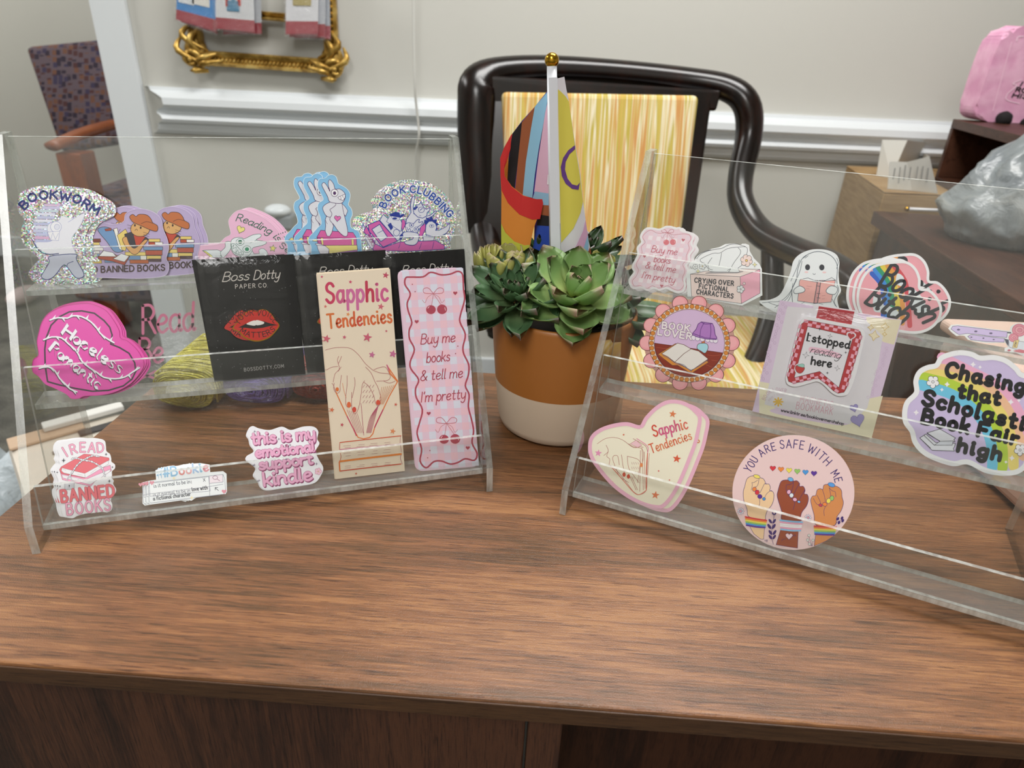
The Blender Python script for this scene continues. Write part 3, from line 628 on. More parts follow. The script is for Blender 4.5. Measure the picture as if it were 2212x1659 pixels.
c0 = Vector(pg.location); bm = bmesh.new(); bmesh.ops.create_icosphere(bm, subdivisions=3, radius=1, matrix=Matrix.Diagonal((.040, .035, .020, 1))); bm_obj('cap', bm, mat('E8EEF2', .3), pg, True)
box('body', (-.005, -.02, -.055), (.045, .048, -.012), mat('9AA0A4', .5), pg, .008); box('base_ledge', (.025, -.02, -.085), (.10, .048, -.058), mat('CFC6A0', .5), pg, .004)
# ------------------------------------------------------------------ right hand side: cardboard box, cubby, cushion, bag, bin
CARD = NT('cardboard'); CARD.l(CARD.ramp(CARD.noise(CARD.coords((4, 4, 40)), 3, 3), [(.3, '8F7048'), (.7, 'A98A5E')]), CARD.b.inputs['Base Color']); CARD.b.inputs['Roughness'].default_value = .85; CARD = CARD.m
cb = empty('cardboard_box', (0, 0, 0), 0, 'brown cardboard box behind the side desk with a receipt on top', 'box'); Z = .79
k0, k1 = on_z(1829, 358, Z), on_z(1957, 446, Z); k1 = k0.lerp(k1, (k0.y - 1.612) / (k0.y - k1.y)); k0.y = min(k0.y, WY - .06); e1 = (k1 - k0); e2 = Vector((-e1.y, e1.x, 0)).normalized() * .55; e2 = e2 if e2.x > 0 else -e2
k3 = k0 + e2; k3 = Vector((k0.x + .5, WY - .05, 0)); k2 = Vector((k1.x + .5, 1.612, 0)); prism('body', [(p.x, p.y) for p in (k0, k1, k2, k3)], 0, Z - .004, CARD, cb, .003)
mid0, mid1 = k0.lerp(k3, .5), k1.lerp(k2, .5)
prism('flap', [(p.x, p.y) for p in (k0, k1, k1.lerp(k2, .495), k0.lerp(k3, .495))], Z - .0035, Z, CARD, cb, .001); prism('flap', [(p.x, p.y) for p in (k0.lerp(k3, .505), k1.lerp(k2, .505), k2, k3)], Z - .0035, Z, CARD, cb, .001)
V = []; yb_ = 1.82
for i, (a_x, a_y, b_x, b_y, y) in enumerate(((1906, 302, 1893, 379, 1.86), (1960, 303, 1925, 384, 1.84), (2009, 309, 1990, 352, 1.83), (1994, 330, 1988, 352, 1.80), (2008, 338, 2026, 418, 1.74), (1960, 350, 1970, 412, 1.72), (1922, 349, 1917, 408, 1.71))): y = on_z(b_x, b_y, Z + .001).y; V += [W3(a_x, a_y, y), W3(b_x, b_y, y)]
V2 = [(x, y + .0008, z) for x, y, z in V]; F = [(2 * i, 2 * i + 2, 2 * i + 3, 2 * i + 1) for i in range(6)]; F += [tuple(14 + k for k in f[::-1]) for f in F]
rc = link('receipt', V + V2, F, mat('DADAD4', .7)); tag(rc, 'curled white paper receipt standing on the cardboard box', 'receipt')
A = Art((1700, 50, 3.6875)); random.seed(6)
for i in range(7): x = 860 + i * 42 + (i > 3) * 14; A.line([(x, 1135 + random.uniform(0, 30)), (x - 14, 1290 - random.uniform(0, 60))], 10, '8A8A86', sm=False, part='lettering')
yl = min(v[1] for v in V) - .002; q = [W3(*p, yl) for p in A.part['lettering'][0]]; link('printed_lines', q, A.part['lettering'][1], mat('9A9A96', .7), rc)
cu = empty('cubby_shelf', (0, 0, 0), 0, 'small dark brown open cubby box under the pink cushion', 'shelf')
Zc = Z + .001; t0 = on_y(2059, 257, 1.78); g0 = Vector((t0.x, t0.y, 0)); g1 = on_y(2188, 296, 1.44); dd_ = Vector((g1.x - g0.x, g1.y - g0.y, 0)).normalized(); nn_ = Vector((-dd_.y, dd_.x, 0)); nn_ = nn_ if nn_.x > 0 else -nn_; L1 = .38; D1 = .25; H1 = t0.z
def pr(name, s0, s1, d0, d1, z0, z1): return prism(name, [((g0 + dd_ * s + nn_ * d).x, (g0 + dd_ * s + nn_ * d).y) for s, d in ((s0, d0), (s1, d0), (s1, d1), (s0, d1))], z0, z1, DESKR, cu, .001)
pr('top_board', 0, L1, 0, D1, H1 - .02, H1); pr('bottom_board', 0, L1, 0, D1, Zc, Zc + .015); pr('side_board', 0, .018, .0, D1, Zc + .0155, H1 - .0205); pr('side_board', L1 - .018, L1, 0, D1, Zc + .0155, H1 - .0205); pr('back_board', .0185, L1 - .0185, D1 - .01, D1, Zc + .0155, H1 - .0205)
PINKF = NT('pink_plush'); _n = PINKF.noise(PINKF.coords((1, 1, 1)), 30, 4); PINKF.l(PINKF.ramp(_n, [(.35, 'DF9EC0'), (.65, 'EDB8D2')]), PINKF.b.inputs['Base Color']); PINKF.b.inputs['Roughness'].default_value = .55; PINKF.bump(_n, .4, .004); PINKF = PINKF.m
yc = 1.72; pts = [W3(*p, yc) for p in ((2107, 252), (2118, 205), (2140, 140), (2163, 86), (2182, 66), (2215, 62), (2330, 70), (2330, 300), (2200, 282), (2150, 268))]; pts = [(p[0], p[1], max(p[2], H1 + .001)) for p in cr(pts, True, 3)]
cs = prism('book_cushion', [(p[0], p[2]) for p in pts], yc, yc + .07, PINKF, None, .008, 'y'); tag(cs, 'pink plush book-shaped cushion with black lettering standing on the cubby', 'cushion')
A = Art((1700, 50, 3.6875)); K = '1A1418'; A.text('I L', (1855, 500), (1950, 512), 34, 11, K, slant=.2); A.text('ROMANCE', (1820, 545), (2160, 580), 34, 11, K, slant=.2); A.text('HISTORY', (1792, 590), (2160, 628), 34, 11, K, slant=.2)
A.line('1880,105 1840,110 1830,140', 12, 'F4CCE0'); A.line('1870,450 1800,480 1830,500 1760,560 1750,610 1850,640', 10, 'F4CCE0'); A.line('1790,150 1720,400 1640,700', 9, 'F2C4DA')
for part in ('artwork', 'lettering'): VV, FF, II, LL = A.part[part]; link(part, [tuple(Vector(W3(*p, yc - .0006 - E6 * 8 * l))) for p, l in zip(VV, LL)], FF, [mat(c, .6) for c in A.mats], cs, II)
for px, py, r in ((2169, 257, .017), (2222, 268, .017)):
    bm = bmesh.new(); bmesh.ops.create_icosphere(bm, subdivisions=3, radius=r)
    for v_ in bm.verts: v_.co *= 1 + random.uniform(-.05, .05)
    o = bm_obj('pompom', bm, mat('120E10', .9), cs, True); o.location = W3(px, py, yc - .018)
GREY = NT('grey_plastic_bag'); _n = GREY.noise(GREY.coords((1, 1, 1)), 7, 4, .6, 2); GREY.l(GREY.ramp(_n, [(.3, '656B70'), (.5, '7E8486'), (.7, '90918E')]), GREY.b.inputs['Base Color']); GREY.b.inputs['Roughness'].default_value = .32; GREY.bump(_n, .7, .012); GREY = GREY.m
bm = bmesh.new(); bmesh.ops.create_icosphere(bm, subdivisions=5, radius=1); from mathutils import noise as mn
for v_ in bm.verts:
    c = v_.co.copy(); t = (c.z + 1) / 2; sh = 1 - .72 * t ** 1.2; d = 1 + .16 * (mn.noise(c * 2.3) + .6 * abs(mn.noise(c * 5)) - .3 * abs(mn.noise(c * 9)))
    v_.co = Vector((c.x * .16 * sh * d, c.y * .14 * sh * d, max((c.z + 1) * .5 * .235 - .024, 0) * (1 + .1 * mn.noise(c * 3))))
gb = bm_obj('plastic_bag', bm, GREY, None, True); p = on_z(2228, 560, TZ); gb.location = (p.x + .03, p.y + .13, TZ + .0015); tag(gb, 'crumpled grey plastic bag on the side desk at the right edge', 'bag')
fs = empty('flag_stick', on_z(2047, 455, TZ + .006), 0, 'white stick with a gold ball end lying beside the grey plastic bag', 'stick'); e_ = on_z(1959, 451, TZ + .006) - on_z(2047, 455, TZ + .006)
GB = mat('C99A2E', .18, 1, name='gold_plastic')
sweep('stick', [(.03, .0, 0), tuple(e_ * .96)], .0035, mat('E8E8EC', .3), fs, 10, 1); bm = bmesh.new(); bmesh.ops.create_icosphere(bm, subdivisions=3, radius=.0058, matrix=Matrix.Translation(e_)); bm_obj('ball_end', bm, GB, fs, True)
# rose bin on the desk
c = Vector((.392, .575, TZ)); lo_, hi_ = .0, .5
def py_of(P):
    d = Vector(P) - CAM; z = d.dot(FW); return (IMW / 2 + FPX * d.dot(RT) / z, IMH / 2 - FPX * d.dot(UP) / z)
for _ in range(30):
    mz = (lo_ + hi_) / 2
    if py_of((.392, .575, TZ + mz))[1] > 692: lo_ = mz
    else: hi_ = mz
BH = mz; ROSE = mat('C9A898', .55, name='rose_beige_plastic')
bn = empty('storage_bin', (.392, .415, TZ), 0, 'rose beige plastic storage bin at the right, behind the cloud sticker', 'storage bin')
bm = bmesh.new(); box_bm(bm, (.0, .0, .001), (.22, .165, BH - .012), .012, 4); bm_obj('body', bm, ROSE, bn); bm = bmesh.new(); box_bm(bm, (-.003, -.003, BH - .0118), (.223, .168, BH), .005, 4); bm_obj('lid', bm, mat('D2B4A6', .5), bn)
# ------------------------------------------------------------------ things seen low at the left
sg = []; ys = .66
sgp = prism('lettered_sign', [(p[0], p[2]) for p in (W3(270, 560, ys), W3(470, 560, ys), W3(470, 840, ys), W3(270, 840, ys))], ys, ys + .003, ACR, None, 0, 'y'); tag(sgp, 'clear panel with soft pink Read lettering standing behind the left stand', 'sign')
A = Art(cZ); A.text('Read', (235, 580), (770, 545), 290, 30, 'FF96C0', slant=.08, track=1.2); A.text('Be', (190, 880), (440, 880), 250, 28, 'FF96C0', slant=.05, track=1.2); A.text('x', (190, 1060), (370, 1050), 130, 24, 'FF96C0'); VV, FF, II, LL = A.part['lettering']
link('lettering', [tuple(on_y(px_, py_, ys - .0005)) for px_, py_ in VV], FF, [mat(c, .5) for c in A.mats], sgp, II)
sz0 = min(v.co.z for v in sgp.data.vertices)
for px_ in (290, 450): x_ = on_y(px_, 700, ys).x; link('stand_leg', [(x_ + a, ys + b, z) for z in (0, sz0 + .05) for a, b in ((0, .004), (.008, .004), (.008, .012), (0, .012))], [(0, 1, 5, 4), (1, 2, 6, 5), (2, 3, 7, 6), (3, 0, 4, 7), (4, 5, 6, 7), (3, 2, 1, 0)], ACR, sgp)
Zh = .46; h = [on_z(12, 955, Zh), on_z(268, 884, Zh), on_z(300, 1010, Zh), on_z(50, 1080, Zh)]
hv = empty('vented_appliance', (0, 0, 0), 0, 'cream vented plastic appliance on the carpet left of the desk', 'appliance'); prism('body', [(p.x, p.y) for p in h], .0, Zh, mat('D6CDC0', .5), hv, .012)
u_, v_ = (h[1] - h[0]), (h[3] - h[0]); fq = lambda s, t: (h[0] + u_ * s + v_ * t)
prism('tan_rim', [(fq(s, t).x, fq(s, t).y) for s, t in ((0.01, .0), (.62, .0), (.62, .2), (.01, .2))], Zh + .0005, Zh + .006, mat('BFA48A', .6), hv, .002); prism('white_bar', [(fq(s, t).x, fq(s, t).y) for s, t in ((.3, -.02), (.99, -.02), (.99, .10), (.3, .10))], Zh + .0065, Zh + .016, mat('E4E2DE', .4), hv, .002)
prism('dark_strip', [(fq(s, t).x, fq(s, t).y) for s, t in ((.55, .2), (.99, .2), (.99, .30), (.55, .30))], Zh + .0005, Zh + .004, mat('2A2426', .5), hv, .001)
for i in range(5): t = .42 + i * .12; prism('vent_slot', [(fq(s, tt).x, fq(s, tt).y) for s, tt in ((.30, t), (.45, t - .02), (.45, t + .025), (.30, t + .045))], Zh + .0003, Zh + .002, mat('8A8078', .6), hv, 0)
bm = bmesh.new(); bmesh.ops.create_icosphere(bm, subdivisions=4, radius=1)
for v_ in bm.verts: c = v_.co.copy(); d = 1 + .2 * mn.noise(c * 3) + .08 * mn.noise(c * 8); v_.co = Vector((c.x * .12 * d, c.y * .12 * d, (c.z + 1) * .2 * d))
PB = NT('pale_film'); PB.b.inputs['Base Color'].default_value = lin('B4BEC4'); PB.b.inputs['Roughness'].default_value = .35; PB.bump(PB.noise(PB.coords((1, 1, 1)), 30, 4), 1, .01); o = bm_obj('plastic_bag', bm, PB.m, None, True); p = on_z(-25, 1085, .30); o.location = (p.x - .02, p.y, .0); tag(o, 'pale blue crumpled plastic bag at the far left below the desk top', 'bag')
bm = bmesh.new(); bmesh.ops.create_icosphere(bm, subdivisions=3, radius=1, matrix=Matrix.Diagonal((.045, .09, .035, 1))); o = bm_obj('slipper', bm, mat('C8B4B2', .8), None, True); p = on_z(56, 655, 0); o.location = (p.x, p.y, .036); tag(o, 'pale pink slipper on the carpet at far left', 'slipper')
# ------------------------------------------------------------------ yarn behind the left stand
def skein(label, x0, x1, yF, depth, H, c1, c2, rz=0.0):
    t = NT('yarn_' + c1.lower()); n_ = t.noise(t.coords((60, 8, 260)), 3, 3, .6, 1.5); t.l(t.ramp(n_, [(.35, c2), (.6, c1)]), t.b.inputs['Base Color']); t.b.inputs['Roughness'].default_value = .9; t.bump(n_, .8, .002)
    root = empty('yarn_skein', ((x0 + x1) / 2, yF, TZ), rz, label, 'yarn', 'yarn skeins in the cellophane bag'); w_ = (x1 - x0) / 2; bm = bmesh.new()
    bmesh.ops.create_icosphere(bm, subdivisions=4, radius=1)
    for v_ in bm.verts:
        c = v_.co.copy(); f = lambda a: math.copysign(abs(a) ** .45, a); v_.co = Vector((f(c.x) * w_, depth / 2 + f(c.y) * (depth / 2 - .004), H / 2 + f(c.z) * H / 2 * (1 + .12 * mn.noise(c * 2))))
    bm_obj('wound_body', bm, t.m, root, True); bm = bmesh.new(); random.seed(int(abs(x0) * 1e4))
    for k in range(13):
        s = 1 - k / 13.5; pts_ = []
        for i in range(14):
            a = 6.2832 * i / 14; f = lambda q: math.copysign(abs(q) ** .7, q); pts_.append((f(math.cos(a)) * w_ * .96 * s + random.uniform(-.0006, .0006), .006 - .004 * (1 - s) * 2 + random.uniform(-.001, .001), H * (.5 - .06 * k / 13) + f(math.sin(a)) * H * .47 * s))
        sweep('', pts_, .0011, None, None, 5, 2, True, bm=bm)
    for k in range(22):
        yy = .010 + k * (depth - .02) / 22; sweep('', [(-w_ * 1.01, yy, H * .15), (-w_ * .95, yy + .001, H * .85), (-w_ * .4, yy + random.uniform(-.002, .002), H * 1.02), (w_ * .4, yy + random.uniform(-.002, .002), H * 1.02), (w_ * .95, yy, H * .85), (w_ * 1.01, yy, H * .15)], .0012, None, None, 5, 2, bm=bm)
    bm_obj('strands', bm, t.m, root, True, 'stuff'); return root
skein('yellow green yarn skein in the bag behind the left stand', -.325, -.270, .528, .105, .036, 'EFE660', 'B8AE38', TY)
skein('purple yarn skein in the bag behind the left stand', -.268, -.210, .542, .085, .034, '8C76CC', '55409A', TY)
skein('red yarn skein in the bag behind the left stand', -.208, -.158, .554, .075, .032, 'D0503E', '8E2C26', TY)
V = []; F = []; nx, ny = 26, 14; random.seed(11)
for j in range(ny + 1):
    for i in range(nx + 1):
        s, t = i / nx, j / ny; x = -.330 + .178 * s; y0 = .519 + .032 * s
        if t < .4: yy, zz = y0 - .002, TZ + .001 + .040 * t / .4
        else: yy, zz = y0 + .108 * (t - .4) / .6, TZ + .042 + (.018 * math.sin((t - .4) * 4)) * (1 - s)
        e = min(i, nx - i); V.append((x + random.uniform(-.001, .001), yy + random.uniform(-.0015, .0015), zz + random.uniform(0, .003)))
for j in range(ny):
    for i in range(nx): k = j * (nx + 1) + i; F.append((k, k + 1, k + nx + 2, k + nx + 1))
o = link('cellophane_bag', V, F, [CELLO], None, smooth=True); tag(o, 'crinkled clear cellophane bag wrapped over the three yarn skeins', 'bag')
# ------------------------------------------------------------------ pot with succulents, flag
PC = Vector((.042, .541, TZ)); pot = empty('potted_succulents', tuple(PC), 0, 'ochre and cream ceramic pot full of succulents between the two stands', 'potted plant')
OCH = mat('A2662E', .42, name='ochre_glaze'); CRM = mat('CDBBA6', .6, name='cream_glaze')
lathe('pot', [(.046, .0), (.0515, .004), (.0535, .010), (.0575, .047), (.0575, .0472), (.0625, .108), (.0620, .1112), (.0605, .112), (.0590, .1105), (.0580, .095), (.050, .09)], [CRM, OCH], pot, 64, mi=[0, 0, 0, 0, 1, 1, 1, 1, 1, 1])
lathe('soil', [(.001, .098), (.05775, .097)], mat('2A211A', .95), pot, 32, cap=False)
def leafmat(name, base, tip, edge):
    t = NT(name); v = t.coords((1, 1, 1), kind='UV'); sx = t.n('ShaderNodeSeparateXYZ'); t.l(v, sx.inputs[0]); nz = t.noise(t.coords((1, 1, 1)), 90, 4)
    f = t.math('ADD', sx.outputs[1], t.math('MULTIPLY', t.math('SUBTRACT', nz, .5), .25)); t.l(t.ramp(f, [(0, base), (.6, tip), (.86, tip), (1, edge)]), t.b.inputs['Base Color']); t.b.inputs['Roughness'].default_value = .38; t.bump(nz, .25, .001); return t.m
L_LIGHT = leafmat('leaf_light_green', 'B9C27A', '7A9A5C', '9A7A6C'); L_DARK = leafmat('leaf_dark_green', '7A8A5C', '4A6846', '6A5050'); L_DEEP = leafmat('leaf_deep_green', '32481F', '28401F', '402A2A'); L_YEL = leafmat('leaf_yellow_green', '6A7A30', 'B0AE62', 'A89878')
def leafmesh(L, Wd, T, m, cup=.25, tip=1.6):
    V = []; F = []; UV = []; n = 8; k = 6
    for i in range(n + 1):
        t = i / n; w_ = Wd * max(.35 * (1 - t), (3.3 if tip > 1 else 3.0) * max(t, .001) ** .95 * (1 - t) ** (.8 if tip > 1 else .45), .02)
        for j in range(k + 1):
            s = j / k * 2 - 1; V.append((s * w_, L * t, cup * Wd * s * s * 1.2 + L * .12 * t * t)); UV.append((j / k, t))
        for j in range(k - 1, 0, -1): s = j / k * 2 - 1; V.append((s * w_ * .96, L * t, cup * Wd * s * s * 1.2 + L * .12 * t * t - T * (1 - s * s) * math.sin(math.pi * (.15 + .85 * t)) - .0003)); UV.append((j / k, t))
    R = 2 * k
    for i in range(n):
        for j in range(R): F.append((i * R + j, i * R + (j + 1) % R, (i + 1) * R + (j + 1) % R, (i + 1) * R + j))
    F.append(tuple(range(R))[::-1]); F.append(tuple(n * R + j for j in range(R)))
    me = bpy.data.meshes.new('leaf'); me.from_pydata(V, [], F); ul = me.uv_layers.new(name='UVMap')
    for lp in me.loops: ul.data[lp.index].uv = UV[lp.vertex_index]
    me.materials.append(m); me.polygons.foreach_set('use_smooth', [True] * len(F)); return me
def rosette(c, rings, tilt, m, shape, seed=1):
    """rings: list of (count, length scale, elevation deg, radial offset)"""
    random.seed(seed); me = leafmesh(*shape[:3], m, *shape[3:]); T = Matrix.Translation(Vector(c)) @ Matrix.Rotation(tilt[0], 4, 'X') @ Matrix.Rotation(tilt[1], 4, 'Y')
    for q, (n, s, el, ro) in enumerate(rings):
        for i in range(n):
            a = 6.2832 * (i + .5 * (q % 2)) / n + random.uniform(-.1, .1); e = math.radians(el + random.uniform(-6, 6)); ss = s * random.uniform(.92, 1.08)
            o = bpy.data.objects.new('leaf', me); C.objects.link(o); o.parent = pot
            o.matrix_local = T @ Matrix.Rotation(a, 4, 'Z') @ Matrix.Translation((0, ro, -.0025 * q)) @ Matrix.Rotation(e, 4, 'X') @ Matrix.Diagonal((ss, ss, ss, 1))
def loc(px, py, y): return Vector(on_y(px, py, y)) - PC
rosette(loc(1243, 633, .505), [(2, .50, 84, .001), (4, .72, 64, .003), (5, 1.0, 42, .005), (5, 1.15, 20, .006), (6, 1.15, 4, .006), (5, 1.05, -10, .006)], (.42, .05), L_LIGHT, (.036, .0135, .004, .3), 3)
rosette(loc(1116, 632, .512), [(4, .35, 78, .001), (6, .6, 60, .003), (7, .9, 40, .004), (8, 1.15, 20, .005), (8, 1.25, 4, .006), (7, 1.1, -8, .006)], (.40, -.12), L_DARK, (.034, .0085, .002, .5), 5)
rosette(loc(1180, 553, .575), [(4, .6, 72, .001), (6, .9, 45, .003), (7, 1.15, 22, .004)], (.1, .05), L_DEEP, (.034, .008, .003, .4), 8)
rosette(loc(1262, 556, .585), [(4, .6, 68, .001), (6, 1.0, 40, .003), (7, 1.2, 12, .004)], (.1, .15), L_DEEP, (.036, .0085, .003, .4), 9)
rosette(loc(1325, 655, .545), [(4, .6, 66, .001), (6, .95, 42, .004), (7, 1.2, 16, .005), (6, 1.2, -6, .006)], (.3, .35), L_DARK, (.036, .011, .003, .4), 12)
random.seed(21); me = leafmesh(.015, .0034, .0036, L_YEL, .1, .8)
for i in range(44):
    o = bpy.data.objects.new('leaf', me); C.objects.link(o); o.parent = pot; b = loc(1098, 578, .545); a = random.uniform(0, 6.2832); r = .022 * math.sqrt(random.random())
    o.matrix_local = Matrix.Translation((b.x + r * 1.15 * math.cos(a), b.y + r * .8 * math.sin(a), b.z + .002 - r * .25)) @ Matrix.Rotation(a - 1.57, 4, 'Z') @ Matrix.Rotation(math.radians(86 - r * 1400), 4, 'X') @ Matrix.Diagonal((1.2, 1.25, 1.2, 1))
for i, (px, py, y) in enumerate(((1290, 590, .56), (1312, 600, .57), (1075, 588, .55))):
    o = bpy.data.objects.new('leaf', me); C.objects.link(o); o.parent = pot; b = loc(px, py, y); o.matrix_local = Matrix.Translation(b) @ Matrix.Rotation(1.3, 4, 'X') @ Matrix.Diagonal((1.4, 1.4, 1.4, 1))
# flag
FY = .548; fl = empty('flag', tuple(Vector(W3(1199, 600, FY))), 0, 'small progress pride flag with a purple ring, on a white stick in the pot', 'flag'); fo = Vector(fl.location)
tp = Vector(W3(1192, 142, FY)); sweep('flag_stick', [(0, 0, -.01), tuple(tp - fo)], .0037, mat('E4E6EC', .3), fl, 16, 1)
bm = bmesh.new(); bmesh.ops.create_icosphere(bm, subdivisions=4, radius=.0053, matrix=Matrix.Translation(Vector(W3(1192, 130, FY)) - fo)); tag(bm_obj('ball_end', bm, GB, fl, True), 'gold ball end')
def cloth(polys, depth, step=7, crop=(1000, 100, 3.605), name='cloth'):
    bm = bmesh.new(); mats = []; lay = bm.verts.layers.float.new('l')
    for k, (pts_, col) in enumerate(polys):
        pts_ = P(pts_) if isinstance(pts_, str) else pts_
        pts_ = [(crop[0] + x / crop[2], crop[1] + y / crop[2]) for x, y in pts_]
        if col not in mats: mats.append(col)
        b2 = bmesh.new(); vs = [b2.verts.new((x, y, 0)) for x, y in pts_]
        for t in tessellate_polygon([[Vector((x, y, 0)) for x, y in pts_]]): b2.faces.new([vs[i] for i in t])
        xs_ = [p_[0] for p_ in pts_]; x = min(xs_) // step * step + step
        while x < max(xs_): bmesh.ops.bisect_plane(b2, geom=b2.verts[:] + b2.edges[:] + b2.faces[:], plane_co=(x, 0, 0), plane_no=(1, 0, 0)); x += step
        y = min(p_[1] for p_ in pts_) // 30 * 30 + 30
        while y < max(p_[1] for p_ in pts_): bmesh.ops.bisect_plane(b2, geom=b2.verts[:] + b2.edges[:] + b2.faces[:], plane_co=(0, y, 0), plane_no=(0, 1, 0)); y += 30
        mp = {v_: bm.verts.new(Vector(on_y(v_.co.x, v_.co.y, depth(v_.co.x, v_.co.y) - .00035 * k)) - fo) for v_ in b2.verts}
        for f_ in b2.faces:
            nf = bm.faces.new([mp[v_] for v_ in f_.verts]); nf.material_index = mats.index(col); nf.smooth = True
        b2.free()
    me = bpy.data.meshes.new(name); bm.to_mesh(me); bm.free()
    for c_ in mats: me.materials.append(mat(c_, .75))
    o = bpy.data.objects.new(name, me); C.objects.link(o); o.parent = fl; return o
# rear part seen left of the stick
cloth([('668,335 560,470 460,580 385,680 320,800 300,1000 340,1100 470,1180 560,1300 550,1660 690,1660 690,335', '4A3AA0'), ('385,680 465,580 440,800 400,1120 340,1060 355,900', '161216'), ('355,870 380,700 330,780 310,1000 345,1070', 'E0882E'), ('380,680 370,800 340,900 310,980 300,940 320,790', 'CC2A2A'),
       ('460,590 560,470 530,640 490,900 465,1170 405,1120 430,880', '9A5632'), ('560,470 668,345 650,480 590,800 560,1000 540,1180 465,1160 490,900 530,640', '8FC0DC'), ('668,400 640,520 590,850 555,1135 690,1150 690,400', 'D9AEC4'), ('560,1130 690,1150 690,1245 620,1240 540,1190', '8FB8D4'), ('660,1000 690,1000 690,1080 655,1075', 'E8E4E8'),
       ('600,1235 690,1240 690,1330 590,1310', '9A5632'), ('590,1310 690,1325 690,1405 575,1395', '161216'), ('575,1395 690,1402 690,1540 560,1660 530,1660', '2446A8'), ('690,1540 640,1580 520,1660 690,1660', '5A2A78')], lambda x, y: FY + .010 + .00016 * (1188 - x))
# curled front part
cloth([('385,680 320,790 290,870 292,1000 300,1150 298,1400 300,1760 480,1760 550,1420 620,1230 615,1190 560,1190 470,1160 380,1090 325,1010 318,930 340,830 375,740', 'E08A34'), ('385,680 320,790 290,870 292,1010 300,1120 350,1220 440,1310 540,1350 600,1345 625,1225 618,1190 570,1190 470,1165 380,1095 325,1010 320,930 345,820 372,745', 'D02C2C'),
       ('298,1380 330,1450 400,1520 480,1550 520,1545 490,1760 300,1760', 'C2C445'), ('300,1590 330,1680 380,1760 300,1760', '6AAE48')], lambda x, y: FY + .012 - .012 * math.sin(min(max((x - 1078) / 96, 0), 1) * 2.6), name='cloth_curl')
cloth([('668,245 735,240 738,300 740,600 752,1000 755,1400 760,1650 685,1660 680,1200 676,700', 'E2E4EC')], lambda x, y: FY - .0042, 5, name='pole_sleeve')
cloth([('735,250 790,237 805,330 820,400 865,700 915,1000 935,1200 975,1500 1000,1610 960,1640 760,1650 755,1200 742,600', 'E4E0E8'), ('740,335 760,350 800,390 825,430 868,740 910,1000 935,1210 915,1300 860,1420 800,1490 765,1530 752,1000', 'E2D45A'), ('872,770 820,810 780,870 762,940 770,1010 800,1070 850,1110 900,1118 912,1060 890,1085 850,1075 815,1030 795,960 800,900 830,840 874,800', '6A3F8E'),
       ('820,1650 880,1560 935,1440 955,1350 978,1500 940,1580 900,1645', 'D8A8CC'), ('905,1645 945,1560 972,1470 980,1540 975,1600 950,1640', '8FB8D8'), ('962,1640 990,1560 1000,1612 990,1630', '8A4A2A')], lambda x, y: FY - .0035 + .00018 * (x - 1206) + .0012 * math.sin(x * .12), name='cloth_front')
# ------------------------------------------------------------------ printed pieces, left stand
NAVY, PUR, GRN = '22307A', '43205E', '1F6B50'
def d_bookworm(a):
    for i, (x0, y0, x1, y1, c) in enumerate([(420, 400, 575, 425, 'E3C6E2'), (400, 425, 570, 452, 'D3CDEE'), (380, 455, 560, 482, 'CFE0E8'), (335, 485, 530, 512, 'E8E9FA'), (350, 515, 520, 545, 'C8CCEA'), (335, 548, 500, 575, 'EEF0FC'), (315, 578, 480, 605, 'C6CBEA'), (330, 608, 470, 640, 'E6E8F8'), (315, 642, 460, 675, 'CFD3EE'), (340, 676, 460, 706, 'C9CDED'), (330, 708, 470, 740, 'E3B8D8'), (335, 742, 500, 790, 'C3C8EA')]):
        a.poly([(x0, y0), (x1, y0 + 4), (x1 - 3, y1), (x0 + 4, y1 - 3)], c, line='9AA0D2', lw=2)
    a.poly('340,770 480,760 520,700 455,660 470,590 560,560 600,470 640,450 745,450 700,540 650,575 800,490 790,560 740,650 690,720 690,790 720,880 640,900 480,880 400,850', 'F1F2FB', True, line='A9AEDB', lw=3)
    a.poly('480,900 720,880 730,930 800,1060 790,1100 740,1110 700,1080 640,1000 600,990 520,1090 450,1125 395,1100 410,1060 470,960', 'CBCFE2', True, line=NAVY, lw=7)
    a.line('310,740 360,830 440,880 560,875', 8, NAVY); a.line('640,1000 650,970 700,950', 6, NAVY)
    a.ell(535, 620, 52, 52, 'F7F8FE', line='A0A6D6', lw=4); a.ell(545, 620, 26, 26, 'E8EAF8', line='A0A6D6', lw=3)
    a.poly('455,670 570,660 560,750 480,745', 'F7F7FC', line='A0A6D6', lw=3); a.line('455,690 485,740 505,675 530,740 560,680', 3, 'A0A6D6', sm=False)
    a.tpath('BOOKWORM', '235,455 320,375 400,355 520,352 640,370 740,395 830,450 925,505', 76, 19, NAVY)
sticker('glitter_sticker', 'holographic glitter BOOKWORM sticker with a book carrying rabbit, far left of the top tier', 'sticker', 'L', 3, .05, 60, cA,
    '190,500 162,420 180,320 250,262 400,228 600,232 780,260 900,320 1000,380 1036,440 1020,510 940,550 880,590 840,650 815,740 835,840 870,930 915,1020 915,1090 870,1140 760,1165 690,1160 640,1130 620,1125 560,1165 440,1180 330,1150 275,1090 280,1040 330,980 368,925 330,880 262,830 215,760 200,680 215,600 235,545', d_bookworm, HOLO,
    [('holographic glitter sticker peeking out below the BOOKWORM one, nearly hidden behind it', 4.5, -.2)], group='holographic bookworm stickers', off=5.2)
LAV = 'B9A8CF'
